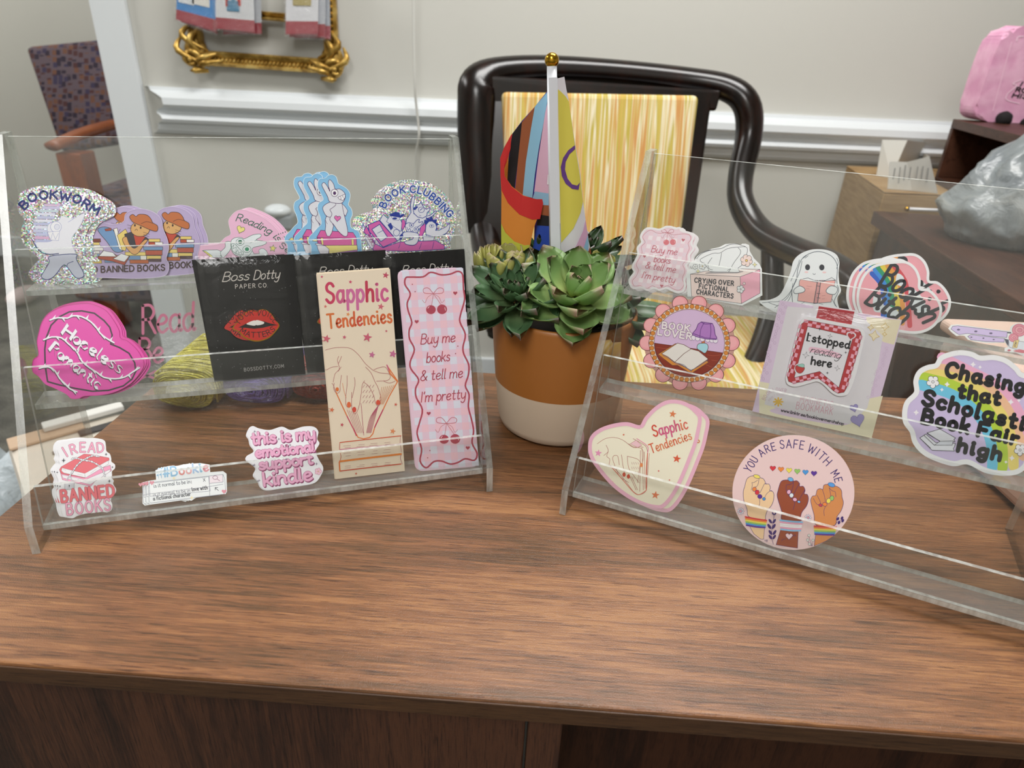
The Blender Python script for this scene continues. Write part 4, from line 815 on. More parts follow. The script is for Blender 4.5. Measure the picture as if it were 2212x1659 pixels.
def d_cat(a):
    K = '3A1C1C'
    for x0, x1, y, h, c in [(820, 960, 735, 30, '7A3A28'), (830, 950, 770, 22, 'E8D07A'), (815, 960, 795, 24, 'F0EEEA'), (850, 985, 820, 26, 'E8E6E2'), (830, 950, 850, 26, 'D9D8D6'), (840, 960, 880, 20, '7C9CC0'), (870, 940, 905, 28, 'F0EEEA'), (880, 970, 938, 30, 'E0C060'), (1000, 1120, 935, 26, '6F97C2'),
                            (640, 830, 760, 60, '7A3A28'), (640, 840, 830, 60, 'E8D07A'), (640, 860, 900, 70, 'B24A2E')]:
        a.poly([(x0, y), (x1, y - 2), (x1 + 3, y + h), (x0 + 2, y + h)], c, line=K, lw=3)
    a.poly('935,640 1000,620 1080,650 1150,760 1190,840 1100,860 1020,760 960,690', '6E96C4', True, line=K, lw=5)
    a.poly('1000,640 1060,630 1065,655 1010,660', 'A4462C', line=K, lw=3)
    a.poly('1085,640 1120,630 1170,850 1140,830', 'F2EFE6', line=K, lw=4); a.poly('1120,700 1200,640 1230,700 1200,850 1165,840', 'E7CE72', line=K, lw=4); a.line('1120,690 1150,640|'.replace('|', ''), 3, K)
    for x0, y0, x1, h, c in [(1195, 860, 1400, 40, 'E7CE72'), (1200, 895, 1350, 40, '6F97C2'), (1340, 895, 1400, 40, 'EDEBE7'), (1240, 935, 1420, 34, 'C0622C'), (1400, 895, 1540, 34, 'E7CE72'), (1420, 925, 1540, 26, '4A2A38'), (1390, 845, 1550, 45, 'B24A2E'), (1370, 810, 1555, 32, '6F97C2'), (1420, 765, 1500, 30, 'B24A2E'), (1480, 765, 1555, 28, 'F0EEEA'), (1420, 735, 1530, 28, 'E7CE72')]:
        a.poly([(x0, y0), (x1, y0), (x1, y0 + h), (x0 + 3, y0 + h)], c, line=K, lw=4)
    a.poly('1210,780 1190,690 1250,670 1290,690 1400,720 1420,740 1380,780 1330,830 1290,840', '35303A', line=K, lw=4)
    a.poly('1275,690 1390,715 1330,800 1300,800', 'C0452C', line=K, lw=3)
    a.poly('1170,740 1210,715 1235,780 1290,825 1380,745 1410,750 1370,800 1320,870 1270,880 1210,820', 'D9A362', True, line=K, lw=5)
    a.ell(1340, 640, 92, 72, 'D9A868', line=K, lw=5); a.ell(1290, 605, 9, 12, K); a.ell(1345, 628, 9, 12, K); a.line('1290,655 1305,640 1315,655', 4, K)
    for q in ('1215,600 1255,610', '1220,630 1258,632', '1370,670 1430,690', '1370,690 1425,715'): a.line(q, 3, K)
    a.poly('1240,520 1270,500 1300,520 1330,500 1400,505 1440,540 1460,580 1505,610 1500,660 1440,650 1350,610 1280,580 1250,550', 'BF6A32', True, line=K, lw=5); a.line('1350,590 1400,570 1460,585', 4, K)
    a.poly('935,910 985,850 1080,870 1120,895 1165,880 1240,900 1210,950 1190,985 1080,950 940,925', 'B24A2E', line=K, lw=4)
    a.poly('945,900 990,848 1080,865 1115,905', 'EEF0F2', line=K, lw=4); a.poly('1115,905 1160,875 1235,900 1190,955 1080,925', 'EEF0F2', line=K, lw=4)
    a.text('READ BANNED BOOKS', (730, 1062), (1575, 1035), 56, 12, K, track=2.6)
OC = '640,1080 610,900 650,720 760,640 860,590 940,555 1040,592 1130,590 1185,565 1200,500 1260,460 1360,448 1470,480 1540,545 1560,640 1600,740 1612,830 1590,920 1615,980 1605,1050 1560,1090 1400,1110 1200,1112 1000,1105 800,1100'
root, pl = sticker('cat_sticker', 'lilac READ BANNED BOOKS sticker, brown hatted cat, front of its pile', 'sticker', 'L', 3, .12, 50, cA, OC, d_cat, LAV, group='lilac banned books stickers', edge='D8CBE6', off=3.6, rim='D9CCE8', rimw=5)
for lb, du, dv, bk in [('lilac cowboy cat sticker behind the front one, top left edge and hat showing', -10, 1.6, .6), ('lilac cat sticker third in the left pile, a thin edge above the hat sticker', -7.5, 2.4, 1.2),
                       ('front lilac cat sticker of the right pile, hat and BOOKS lettering visible', 20.5, 1.2, 1.8), ('second lilac sticker of the right pile, edge showing to the right', 22.7, 1.7, 2.4), ('rearmost lilac sticker of the right pile beside the pink reading sticker', 26, 2.3, 3.0)]:
    cplace(root, lb, du, dv, bk, pl, 'lilac banned books stickers')
def d_reading(a):
    K = '2F6B57'; W = 'E9EFF3'
    a.poly('165,1070 240,1060 480,1055 560,1090 545,1180 600,1215 390,1215 360,1225 250,1130', W, line=K, lw=9); a.poly('180,1075 230,1080 300,1130 380,1190 350,1215 260,1140', 'E8DC6E', line=K, lw=6)
    a.poly('545,1100 640,1000 640,900 700,880 740,890 770,960 740,1060 680,1140 600,1215 560,1180', W, True, line=K, lw=9)
    a.poly('1180,1040 1240,1140 1350,1130 1340,1060 1380,1030 1440,1030 1500,1080 1530,1150 1500,1185 1000,1205 1100,1100', W, line=K, lw=8)
    a.poly('760,880 820,815 900,795 980,800 1040,825 1200,750 1330,725 1385,740 1370,790 1280,850 1420,870 1490,890 1480,930 1380,970 1220,1010 1190,1090 1120,1180 1000,1200 850,1160 770,1060', W, True, line=K, lw=9); a.line('1150,915 1230,885 1290,850', 7, K)
    a.ell(950, 890, 85, 70, W, line=K, lw=9); a.ell(950, 890, 46, 40, GRN); a.line('900,893 1000,890', 12, W)
    a.ell(1090, 1040, 85, 70, W, line=K, lw=9); a.ell(1092, 1042, 44, 40, '2B8F66')
    a.poly('760,940 800,920 850,940 940,1040 1020,1110 1010,1160 960,1165 860,1130 790,1080', W, line=K, lw=9)
    a.line('775,1000 820,950 800,1030 870,1000 860,1120 900,1050 920,1130 970,1090 985,1150', 7, K, sm=False)
    a.heart(960, 630, 85, 'EFE28A', .35, line='5F6B3A', lw=9); a.star(1630, 1025, 75, 'EADF7C', a=.15, line=K, lw=8)
    a.tpath('Reading is', '860,455 1000,480 1200,560 1400,650 1560,740 1720,880', 150, 17, '27634F', slant=.2, track=1); a.text('Se', (1760, 990), (1930, 1120), 120, 16, '27634F')
sticker('rabbit_sticker', 'pink Reading is sticker with a toothy green outlined rabbit, front of its pile', 'sticker', 'L', 3, .1, 40, cY,
    '60,1000 130,970 300,960 480,940 560,880 640,800 745,740 750,660 715,520 720,420 800,310 900,240 1020,222 1150,262 1320,330 1500,430 1650,560 1780,720 1850,880 1960,1020 1990,1300 1700,1420 1200,1460 600,1440 200,1400 80,1240', d_reading, 'EEBBD8',
    [('second pink reading sticker, its edge fanned out just right of the front one', 1.4, .3), ('third pink reading sticker, fanned further right', 3.1, .9), ('rearmost pink reading sticker, farthest right next to the blue rabbit stickers', 4.9, 1.5)], edge='F6DDEA', group='pink reading stickers', rim='F6D9EA', rimw=9)
def d_bunny(a):
    K = '4A1E5C'; W = 'DCDDE6'; a.gl = .4
    a.poly('700,1265 770,1140 1350,1180 1410,1280 1415,1410 830,1410 720,1400', 'D85FA3', line=K, lw=9); a.line('700,1265 1000,1275 1400,1285', 7, K)
    a.poly('770,1275 810,1275 820,1400 790,1400', 'F0DC80', line=K, lw=5); a.poly('1320,1300 1360,1300 1365,1405 1325,1405', 'F0DC80', line=K, lw=5); a.poly('710,1275 760,1278 785,1400 735,1390', 'C44F98', line=K, lw=5)
    a.poly('790,1412 1420,1405 1430,1490 920,1560 915,1480', 'EFDF86', line=K, lw=8); a.poly('700,1380 850,1420 920,1480 910,1560 760,1560 720,1480', 'E8E4EE', line=K, lw=7); a.poly('920,1560 1430,1490 1420,1545 1250,1560', 'B078B8', line=K, lw=4)
    a.poly('620,1330 670,1290 700,1300 705,1340', 'F0DC80', line=K, lw=6); a.poly('670,1380 720,1375 840,1415 700,1410', W, line=K, lw=6)
    a.poly('870,890 850,960 860,1060 850,1150 880,1240 930,1250 970,1180 1000,1060 960,980 940,900', W, line=K, lw=9)
    a.poly('940,890 935,960 1010,1050 1080,1150 1180,1240 1240,1240 1255,1170 1235,1050 1200,900 1170,760 1150,660 1050,600 940,640', W, True, line=K, lw=9)
    a.poly('940,635 850,680 805,740 830,820 870,880 940,905 970,850 950,800 935,770 990,730 1040,680 1000,625', W, True, line=K, lw=9); a.poly('1150,660 1210,720 1255,790 1215,890 1185,850', W, line=K, lw=8)
    a.poly('935,630 890,530 800,360 795,310 830,285 880,340 935,440 905,330 915,250 945,240 1000,310 1030,400 1110,400 1190,460 1210,540 1180,620 1110,660', W, True, line=K, lw=9); a.line('905,330 925,440', 7, K)
    a.ell(1018, 470, 62, 65, 'F4F4F8', line=K, lw=9); a.ell(1018, 475, 28, 32, K); a.poly('1075,550 1210,490 1205,560 1170,605 1110,590', 'F4F4F8', line=K, lw=8); a.line('1120,530 1130,590 1165,520 1200,600', 5, K, sm=False)
    a.heart(1070, 925, 58, 'DD6FB0', .1, line=K, lw=8); a.line('860,960 870,1000 890,1025', 6, K)
sticker('rabbit_sticker', 'light blue sticker of a white rabbit standing on books, front and rightmost of its pile', 'sticker', 'L', 3, .15, 55, cR,
    '720,270 760,215 850,205 900,160 980,145 1050,190 1085,300 1160,345 1240,400 1295,490 1285,600 1265,680 1320,760 1335,860 1300,960 1310,1080 1370,1120 1450,1170 1485,1300 1510,1500 1540,1760 1500,1900 1200,1960 900,1960 640,1900 590,1700 600,1440 550,1360 560,1270 640,1180 720,1090 780,1020 760,900 715,780 730,660 815,590 770,480 722,380', d_bunny, '86BFE6',
    [('middle light blue rabbit sticker of the front three, half covered', -10.2, 1.0), ('leftmost light blue rabbit sticker of the front three', -17.0, 1.4), ('light blue rabbit sticker peeking above the middle one', -5.5, 2.6), ('rearmost light blue rabbit sticker, only a rim above the others', -8.5, 2.2)], edge='E6F2FA', group='light blue rabbit stickers', rim='DDEFFA', rimw=9)
def d_club(a):
    K = '23368F'; W = 'D5D6E0'; PK = 'CF5FA8'
    a.poly('290,960 490,880 820,1250 560,1360 400,1180 310,1080', PK, line=K, lw=14); a.poly('390,1420 300,1180 210,1080 260,980 420,1300 560,1370 860,1265 1500,1240 1660,1330 1660,1400 1000,1435', PK, line=K, lw=12)
    a.poly('360,1040 500,950 560,1060 640,1180 520,1260 440,1160', W, line=K, lw=12); a.line('460,1110 560,1060', 8, K)
    a.poly('500,880 560,770 900,1060 930,1150 820,1250', W, line=K, lw=12); a.poly('620,900 680,800 860,850 900,930 880,1080 760,1000', W, line=K, lw=8)
    a.poly('660,780 780,725 850,740 870,790 930,750 940,790 870,840 700,800', K); a.poly('700,800 870,830 840,880 740,870', W, line=K, lw=6); a.ell(770, 845, 40, 20, K)
    a.ell(800, 1100, 55, 60, W, line=K, lw=9); a.poly('640,960 700,920 740,1010 700,1060', K); a.poly('850,1160 930,1080 930,1180 860,1250', K)
    a.poly('980,860 1060,740 1050,600 1080,470 1120,435 1130,480 1100,640 1110,760 1240,830 1400,790 1500,710 1525,720 1450,800 1330,860 1270,960 1190,1060 960,1000', W, line=K, lw=12)
    a.poly('1100,680 1150,610 1200,600 1240,555 1270,620 1330,680 1400,650 1395,700 1350,740 1340,800 1270,840 1180,820 1110,750', W, line=K, lw=12); a.ell(1245, 690, 55, 50, W, line=K, lw=9); a.line('1220,700 1265,665', 12, K); a.poly('1100,680 1160,620 1190,640 1130,700', K); a.line('1210,790 1240,800|'.replace('|', ''), 7, K)
    a.poly('900,860 950,880 960,960 910,1060 890,1000', PK, line=K, lw=8); a.poly('1230,1000 1320,930 1320,1030 1260,1160 1200,1180', PK, line=K, lw=8)
    a.poly('960,960 1020,920 1100,940 1160,880 1210,860 1200,920 1270,900 1240,960 1180,1000 1200,1060 1130,1120 1030,1110 970,1050', W, True, line=K, lw=11); a.ell(1068, 965, 38, 36, W, line=K, lw=8); a.ell(1068, 965, 14, 14, K); a.ell(1152, 1035, 38, 36, W, line=K, lw=8); a.ell(1150, 1035, 14, 14, K)
    a.line('985,1000 1010,1060 1040,1020 1060,1090 1090,1060 1110,1105', 8, K, sm=False)
    a.poly('940,1090 1180,1110 1190,1240 1120,1320 980,1310 950,1260 1080,1220 1090,1180 930,1180', W, True, line=K, lw=11)
    a.poly('1290,870 1350,880 1320,820 1390,850 1430,805 1460,870 1530,860 1510,920 1570,950 1520,980 1540,1040 1480,1060 1330,1000', K)
    a.poly('1320,1060 1330,960 1380,900 1440,895 1500,940 1520,1010 1500,1060 1560,1060 1680,1000 1750,930 1760,980 1740,1050 1690,1110 1600,1160 1480,1165 1330,1140', W, line=K, lw=10); a.ell(1430, 980, 42, 30, W, line=K, lw=7); a.ell(1430, 978, 16, 12, K)
    a.poly('1280,1170 1480,1180 1460,1240 1280,1250', W, line=K, lw=7); a.poly('240,1140 290,1130 410,1310 370,1390 330,1370 235,1190', W, line=K, lw=9); a.text('BOOKS', (262, 1165), (370, 1345), 60, 9, '8A2A70')
    for q in ('870,1280 840,1380', '1250,1280 1210,1390', '1470,1270 1440,1390'): a.line(q, 7, K)
    for q, W_ in (('600,660 650,560 750,470 880,400 960,385', 'BOOK'), ('1050,385 1160,385 1320,440 1480,560 1620,700 1740,830', 'CLUBBING')): a.tpath(W_, q, 118, 24, '20479E', out='D9DAE6', ow=22, track=2.6)
sticker('glitter_sticker', 'round topped holographic glitter BOOK CLUBBING sticker with four partying animals', 'sticker', 'L', 3, .15, 50, cS,
    '170,800 300,750 450,700 420,540 470,450 600,320 780,210 1000,160 1200,165 1450,240 1650,390 1800,600 1862,800 1850,1000 1815,1170 1770,1250 1780,1500 1760,1750 1500,1880 1100,1900 700,1880 420,1750 330,1560 200,1350 150,1180 100,1060 90,900', d_club, HOLO,
    [('holographic club sticker just behind, its glitter edge showing at the lower left', -2.0, .4), ('rearmost holographic club sticker, a thin glitter rim at the far lower left', -3.2, .2)], group='holographic book club stickers')
def d_hope(a):
    K = '2A1226'; W = 'E8E6EE'
    a.poly('470,780 465,600 480,480 530,350 620,260 720,210 850,200 980,225 1080,300 1140,370 1165,450 1150,545 1240,580 1340,640 1400,740 1410,830 1370,910 1280,980 1130,1025 960,1035 780,1005 620,970 495,935', 'D93FA3', line=K, lw=17)
    a.line('495,935 480,780', 6, K)
    for base in ('520,295 600,270 700,275 760,250 850,260 940,310 1000,370 1040,430 1100,480 1185,530', '455,500 540,470 640,480 710,540 780,600 820,660 850,720 930,790 1010,840 1080,890 1200,905 1300,885 1370,840 1450,790', '410,795 500,780 570,820 620,900 680,960 730,1010 800,1040'):
        pts = cr(P(base), False, 2); a.line([(x - 4, y + 9) for x, y in pts], 15, K, sm=False)
        for i, (x, y) in enumerate(pts[1:-1:2]):
            s = 1 if i % 2 else -1
            for c, o in ((K, (-4, 9)), (W, (0, 0))): a.poly([(x - 14 + o[0], y + o[1]), (x + 14 + o[0], y + o[1]), (x + 26 + o[0], y + s * 44 + o[1])], c)
        a.line(pts, 15, W, sm=False)
    a.nib = 1.15
    for t, p0, p1, h in (('Hopeless', (640, 440), (1240, 850), 120), ('Romantic', (510, 610), (1010, 1010), 110)):
        a.text(t, (p0[0] - 5, p0[1] + 8), (p1[0] - 5, p1[1] + 8), h, 30, K, track=1.4); a.text(t, p0, p1, h, 27, W, track=1.4)
sticker('heart_sticker', 'magenta Hopeless Romantic heart sticker with white thorny vines, front of its pile', 'sticker', 'L', 2, .75, 68, cC,
    '345,710 400,660 385,520 405,420 430,330 480,250 560,190 700,140 860,120 960,130 1090,190 1180,300 1235,400 1250,480 1320,510 1410,590 1470,680 1495,760 1450,850 1350,960 1200,1040 1050,1075 880,1085 820,1110 740,1110 680,1060 560,1000 470,960 400,880 340,830', d_hope, 'D93FA3',
    [('second magenta heart sticker of the pile, its rim showing top left and right', 1.6, 1.2), ('third magenta heart sticker of the pile', 2.6, .6), ('rearmost magenta heart sticker, its point out at the right', 3.8, -.2)], edge='C0357F', rim='B82E7E', rimw=5, group='magenta romantic heart stickers')
def d_banned(a):
    K = '7B4A5A'; PK = 'F1A9C6'; RD = 'E46F78'
    a.line('370,310 460,460', 38, '8E6070', part='lettering'); a.line('370,310 460,460', 27, PK, part='lettering')
    a.tpath('READ', '545,425 690,385 860,385 1000,390 1110,380', 165, 27, PK, out='8E6070', ow=10, track=3.4)
    a.poly('320,700 380,640 700,790 1230,620 1250,720 1000,860 880,1000 560,930 370,880', 'F3A3C4', line=K, lw=5)
    a.poly('360,790 780,880 1240,690 1220,740 870,970 600,900 380,850', 'ECEBF0', line=K, lw=4)
    a.poly('320,700 350,650 760,420 880,430 1205,490 1210,530 800,780 780,850 500,800 350,770', RD, line='A33F52', lw=6)
    a.poly('365,670 770,770 1190,540 1200,600 790,845 400,760 355,720', 'EFEFF3', line='8A7B86', lw=4); a.poly('350,655 760,425 860,435 1205,495 785,765', 'E6717B'); a.line('770,775 780,840', 4, '8A7B86')
    for q in ('380,690 440,715', '640,780 740,800', '870,770 980,690', '640,880 800,910'): a.line(q, 3, '8E8A96')
    def chain(q):
        pts = cr(P(q), False, 3)
        for i in range(len(pts) - 1):
            (x0, y0), (x1, y1) = pts[i], pts[i + 1]; an = math.atan2(y1 - y0, x1 - x0); l = math.hypot(x1 - x0, y1 - y0)
            a.ell((x0 + x1) / 2, (y0 + y1) / 2, l * .62, 17 if i % 2 else 10, 'E9E9EF', an, line='4A4A58', lw=4, n=12)
    chain('530,520 600,490 740,530 880,550 1000,610 1080,670 1120,760 1140,840'); chain('1040,470 920,450 800,500 700,560 620,640 560,730 500,820')
    a.line('460,900 470,840 520,830 545,900', 16, 'C9C9D2'); a.poly('415,930 585,905 585,1035 555,1045 420,1050', 'D5D5DE', line='70707C', lw=4); a.ell(498, 985, 11, 13, '26262E'); a.line('498,990 498,1015', 9, '26262E')
    for x, y, r in ((395, 535, 42), (1155, 425, 28), (1270, 655, 24), (1215, 905, 32), (280, 748, 22), (330, 1000, 20)): a.star(x, y, r, '33303A', 4, 0, .28)
    a.text('BANNED', (365, 1280), (1300, 1175), 205, 42, RD, out='B04458', ow=10, track=3.2); a.text('BOOKS', (465, 1510), (1235, 1420), 200, 28, PK, out='A06078', ow=10, track=3.4)
sticker('banned_books_sticker', 'white I READ BANNED BOOKS sticker with chained red books, front of its pile', 'sticker', 'L', 1, .78, 60, cV,
    '300,270 360,200 450,180 540,170 640,150 780,140 900,150 1050,150 1130,190 1150,280 1160,370 1220,420 1245,500 1250,560 1310,610 1310,680 1260,730 1260,800 1250,850 1290,900 1280,960 1330,1050 1320,1120 1260,1190 1240,1260 1265,1330 1250,1420 1180,1465 1080,1460 900,1480 780,1490 640,1530 560,1570 450,1560 400,1540 360,1440 340,1330 320,1280 280,1180 270,1080 300,1030 290,950 300,880 260,790 240,720 290,640 330,590 300,520 320,450 290,360', d_banned, 'EFEFF4',
    [('second white banned books sticker, its left rim sticking out', -1.7, .5), ('rearmost white banned books sticker, farthest left rim of the pile', -3.1, .8)], group='white banned books stickers')
def d_bookie(a):
    a.poly('990,505 1385,460 1388,500 1395,555 995,590', 'EFF1F5', line='8A8E9E', lw=3); a.line('990,500 1480,445 1490,470 1500,570', 3, '8A8E9E', sm=False); a.line('985,520 990,625 1000,635 1490,575', 3, '8A8E9E', sm=False)
    a.line('990,575 1390,525 1480,510', 3, '8A8E9E', sm=False); a.poly('1388,455 1478,445 1480,495 1390,505', 'F1E2EC', line='8A8E9E', lw=3); a.ell(1428, 466, 16, 12, None, line='A0748C', lw=4); a.line('1440,475 1458,487', 4, 'A0748C'); a.line('1390,505 1392,590', 3, '8A8E9E')
    a.text('is it normal to be in', (1022, 533), (1262, 503), 24, 3.4, '4A4E5C'); a.line('1268,487 1270,505', 3, '33333D'); a.text('X', (1350, 492), (1363, 490), 20, 3.4, '4A4E5C')
    a.text('is it normal to be in', (1018, 590), (1262, 560), 22, 3, '6A6E7C'); a.text('love with', (1275, 556), (1378, 543), 24, 4.6, '2E3340'); a.text('a fictional character', (1018, 617), (1265, 585), 24, 4.6, '2E3340')
    a.line('1430,535 1450,552', 4, '4A4E5C'); a.line('1445,532 1428,532 1428,548', 4, '4A4E5C', sm=False); a.heart(1008, 500, 16, 'E08A9C'); a.heart(972, 505, 14, 'E08A9C'); a.heart(1487, 558, 16, 'E08A9C')
    a.text('#Bookie', (1085, 462), (1385, 420), 58, 11, ['7EB3D8', '7EB3D8', 'D98078', 'E0A0A0', '9AB7DC', '8FC0DC', 'E08A94'], out='E4ECF4', ow=6)
    a.star(1155, 470, 14, 'F3E3B0', 4, 0, .35); a.star(1273, 600, 14, 'F3E3B0', 4, 0, .35)
sticker('search_bar_sticker', 'small white sticker of a search box asking about fictional characters, front of its pile', 'sticker', 'L', 1, .7, 32, cD,
    '985,490 1020,482 1075,475 1070,410 1110,395 1200,385 1240,375 1330,370 1390,380 1395,430 1480,423 1503,440 1506,560 1498,575 1300,600 1270,620 1240,612 1000,645 985,630', d_bookie, 'EDF0F4',
    [('second white search box sticker, its left rim just showing', -2.1, 0), ('rearmost white search box sticker, leftmost of its pile', -4.0, -.2)], sm=False, group='white search box stickers')
def d_emo(a):
    K = '8E3F6C'; PK = 'EDB0D2'
    for t, p0, p1, h in (('this is my', (1675, 245), (2090, 205), 75), ('emotional', (1700, 330), (2085, 290), 64), ('support', (1725, 412), (2075, 372), 70), ('kindle', (1755, 520), (2070, 480), 86)):
        a.text(t, (p0[0] + 5, p0[1] + 6), (p1[0] + 5, p1[1] + 6), h, 20, K, track=1.5); a.text(t, p0, p1, h, 16, PK, out='A0567E', ow=4, track=1.5)
    a.flower(2112, 425, 24, 'F3C6DA', 'C07A9C', lw=2)
    for x, y in ((1690, 160), (1688, 382), (1720, 485), (2100, 375), (1850, 210), (1925, 250), (1900, 345)): a.star(x, y, 11, '8A7F96', 4, 0, .3)
sticker('lettered_sticker', 'white sticker reading this is my emotional support in pink rounded letters, front one', 'sticker', 'L', 1, .55, 45, cD,
    '1640,180 1670,125 1720,140 1790,150 1870,128 1930,150 2010,128 2080,128 2112,160 2105,210 2120,240 2095,290 2115,345 2145,400 2130,450 2090,500 2000,520 1880,535 1780,550 1735,530 1715,490 1685,450 1700,400 1640,350 1645,320 1690,290 1665,250 1655,210', d_emo, 'EFEFF6',
    [('white pink lettered sticker hiding behind the front one, edge at its left', -.9, -.3)], group='white pink lettered stickers')
RO = ['B5355A', 'C14A78', 'C25F8E', 'C25F8E', 'C0405E', 'C25F8E', 'C8508A']; OR = ['D4622E', 'D9703A', 'D06030', 'C8553A', 'D9703A', 'CC5A34']
def d_sap(a):
    a.gl = .7; a.crop(cE_)
    a.text('Sapphic', (140, 350), (545, 335), 128, 19, ['C23A5C', 'C65A84', 'C8689A', 'C8689A', 'B93450', 'C65A84', 'C8588A'], track=2.4)
    a.text('Tendencies', (150, 520), (572, 480), 92, 14, ['D07038', 'C85A32', 'D26A38', 'CC5C34', 'C8503A', 'D06A36', 'CE6236'], track=2.4)
    for x, y, r, c in ((108, 178, 11, 'C4486A'), (298, 212, 14, 'C4486A'), (532, 168, 24, 'B8465E'), (132, 375, 13, 'CE6A64'), (500, 376, 24, 'C96070'), (282, 427, 15, 'DB8A50'), (258, 578, 14, 'C96A7C'), (410, 580, 33, 'C45A72'), (536, 538, 10, 'BE5068'), (440, 696, 23, 'C66A94'), (582, 690, 26, 'C66A94'), (140, 588, 28, 'C66A7C')): a.star(x, y, r, c, 5, .2, .42)
    a.crop(cU); K = 'A85A60'; O = 'D9743A'
    for q in ('65,182 150,160 260,153 350,170 430,240 500,330 580,400', '75,400 130,370 200,360', '210,250 195,290 205,330 215,390 170,440 150,530', '240,250 225,290 205,330', '500,365 560,430 600,520 640,600 665,700 660,760', '160,540 155,600 175,640 200,650 225,620 225,560 240,455', '235,365 205,410', '300,460 300,560 285,700 290,780 320,805 350,780', '350,640 350,790 370,865 400,865 430,790 450,680 465,560 490,515', '380,480 385,560 355,700', '480,530 540,580 590,680 610,760 640,790 660,760', '580,400 660,430 750,440 770,470 740,510 620,520', '590,395 660,370 720,370 760,440', '700,520 760,540 820,520', '135,545 150,560 180,640'): a.line(q, 5, K)
    a.line('180,640 230,750 300,900 370,1040 420,1130 480,1145 545,1130 580,1090 600,1020 690,830 760,680 850,520 730,345', 11, O, sm=False); a.line('300,900 370,1040 400,1110', 11, 'C03A5C', sm=False); a.line('600,1020 640,930 690,830', 12, 'B83058', sm=False); a.line('735,350 770,440 845,520', 14, 'D9743A', sm=False); a.line('733,345 755,400', 12, 'C0608A')
    a.line('450,760 460,850 470,980 482,1105', 5, 'A84868'); a.line('250,540 270,640 290,700', 4, O)
    for i in range(6): a.line([(300 + i * 22, 830 + i * 8), (350 + i * 20, 950 + i * 10), (395 + i * 16, 1080)], 4, 'B0586A')
    for i in range(8): a.line([(700 - i * 6 - 60, 780 + i * 8), (600 - i * 8, 930), (560 - i * 7, 1080)], 4, 'B0506A')
    for i in range(7): a.line([(810 - i * 22, 560 + i * 4), (740 - i * 14, 680 + i * 4), (690 - i * 10, 770)], 4, 'C47A4A')
    for i in range(16): x = 470 + (i % 4) * 34; y = 570 + (i // 4) * 56; a.line([(x + 20, y - 10), (x, y + 18)], 4, 'A86070')
    for x, y, w_, h_, c in ((193, 608, 18, 22, O), (320, 775, 22, 32, 'D9663A'), (378, 828, 22, 30, 'CC4A3A'), (637, 750, 23, 28, 'D05038')): a.ell(x, y, w_, h_, c)
    for y0, y1, c, lw in ((1185, 1112, 'C8502E', 9), (1262, 1200, 'C46A8C', 8), (1390, 1310, 'DB8038', 20), (1495, 1418, 'C04A34', 11)): a.line([(222, y0), (430, y0 - (y0 - y1) * .33), (885, y1)], lw, c)
    a.line('222,1185 218,1260', 6, 'C46A5C'); a.line('880,1115 875,1200', 4, 'A86070'); a.line('225,1300 235,1340 220,1390', 5, 'C8603A'); a.line('880,1210 890,1290', 4, 'A86070'); a.line('215,1400 222,1490', 14, 'D9743A'); a.line('885,1320 880,1360 900,1418', 5, 'A86070')
    random.seed(3)
    for y in (1220, 1240, 1300, 1330, 1440, 1460): 
        for x in (270, 420, 560, 700): a.line([(x + random.uniform(-20, 20), y + (300 - x) * .085), (x + 70, y + (230 - x) * .085)], 3, 'A87078')
    for x, y, r, c in ((270, 42, 22, 'C25A72'), (518, 45, 48, 'C45A72'), (572, 232, 36, 'C06A92'), (795, 222, 44, 'C06A92'), (828, 772, 20, 'C85A4A'), (245, 992, 22, 'C04A5A'), (795, 1062, 34, 'D9885A'), (398, 1522, 15, 'C8604A'), (75, 60, 44, 'C66070'), (135, 830, 30, 'D0704A')): a.star(x, y, r, c, 5, .25, .42)
sticker('bookmark', 'cream Sapphic Tendencies bookmark with a hand dipping into a book, front of its pile', 'bookmark', 'L', 1, .5, 152, cE_,
    '78,160 560,126 659,1466 200,1520', d_sap, 'E4D5BF', [('second cream hand and book bookmark, its left edge showing', -.8, .1), ('third cream hand and book bookmark, edge above and left', -.5, 1.0)], sm=False, th=.4, edge='EADFCB', group='cream bookmarks')
CH = 'B04A5C'
def gingham(a, quad, nx, ny, c1, c2):
    (x0, y0), (x1, y1), (x2, y2), (x3, y3) = quad
    f = lambda s, t: (x0 * (1 - s) * (1 - t) + x1 * s * (1 - t) + x2 * s * t + x3 * (1 - s) * t, y0 * (1 - s) * (1 - t) + y1 * s * (1 - t) + y2 * s * t + y3 * (1 - s) * t)
    a.lay += 1; a.hold = True
    for i in range(nx):
        for j in range(ny):
            if i % 2 or j % 2: continue
            a.poly([f(i / nx, j / ny), f((i + 1) / nx, j / ny), f((i + 1) / nx, (j + 1) / ny), f(i / nx, (j + 1) / ny)], c1)
    for i in range(nx):
        for j in range(ny):
            if i % 2 and j % 2: a.poly([f(i / nx, j / ny), f((i + 1) / nx, j / ny), f((i + 1) / nx, (j + 1) / ny), f(i / nx, (j + 1) / ny)], c2)
    a.hold = False
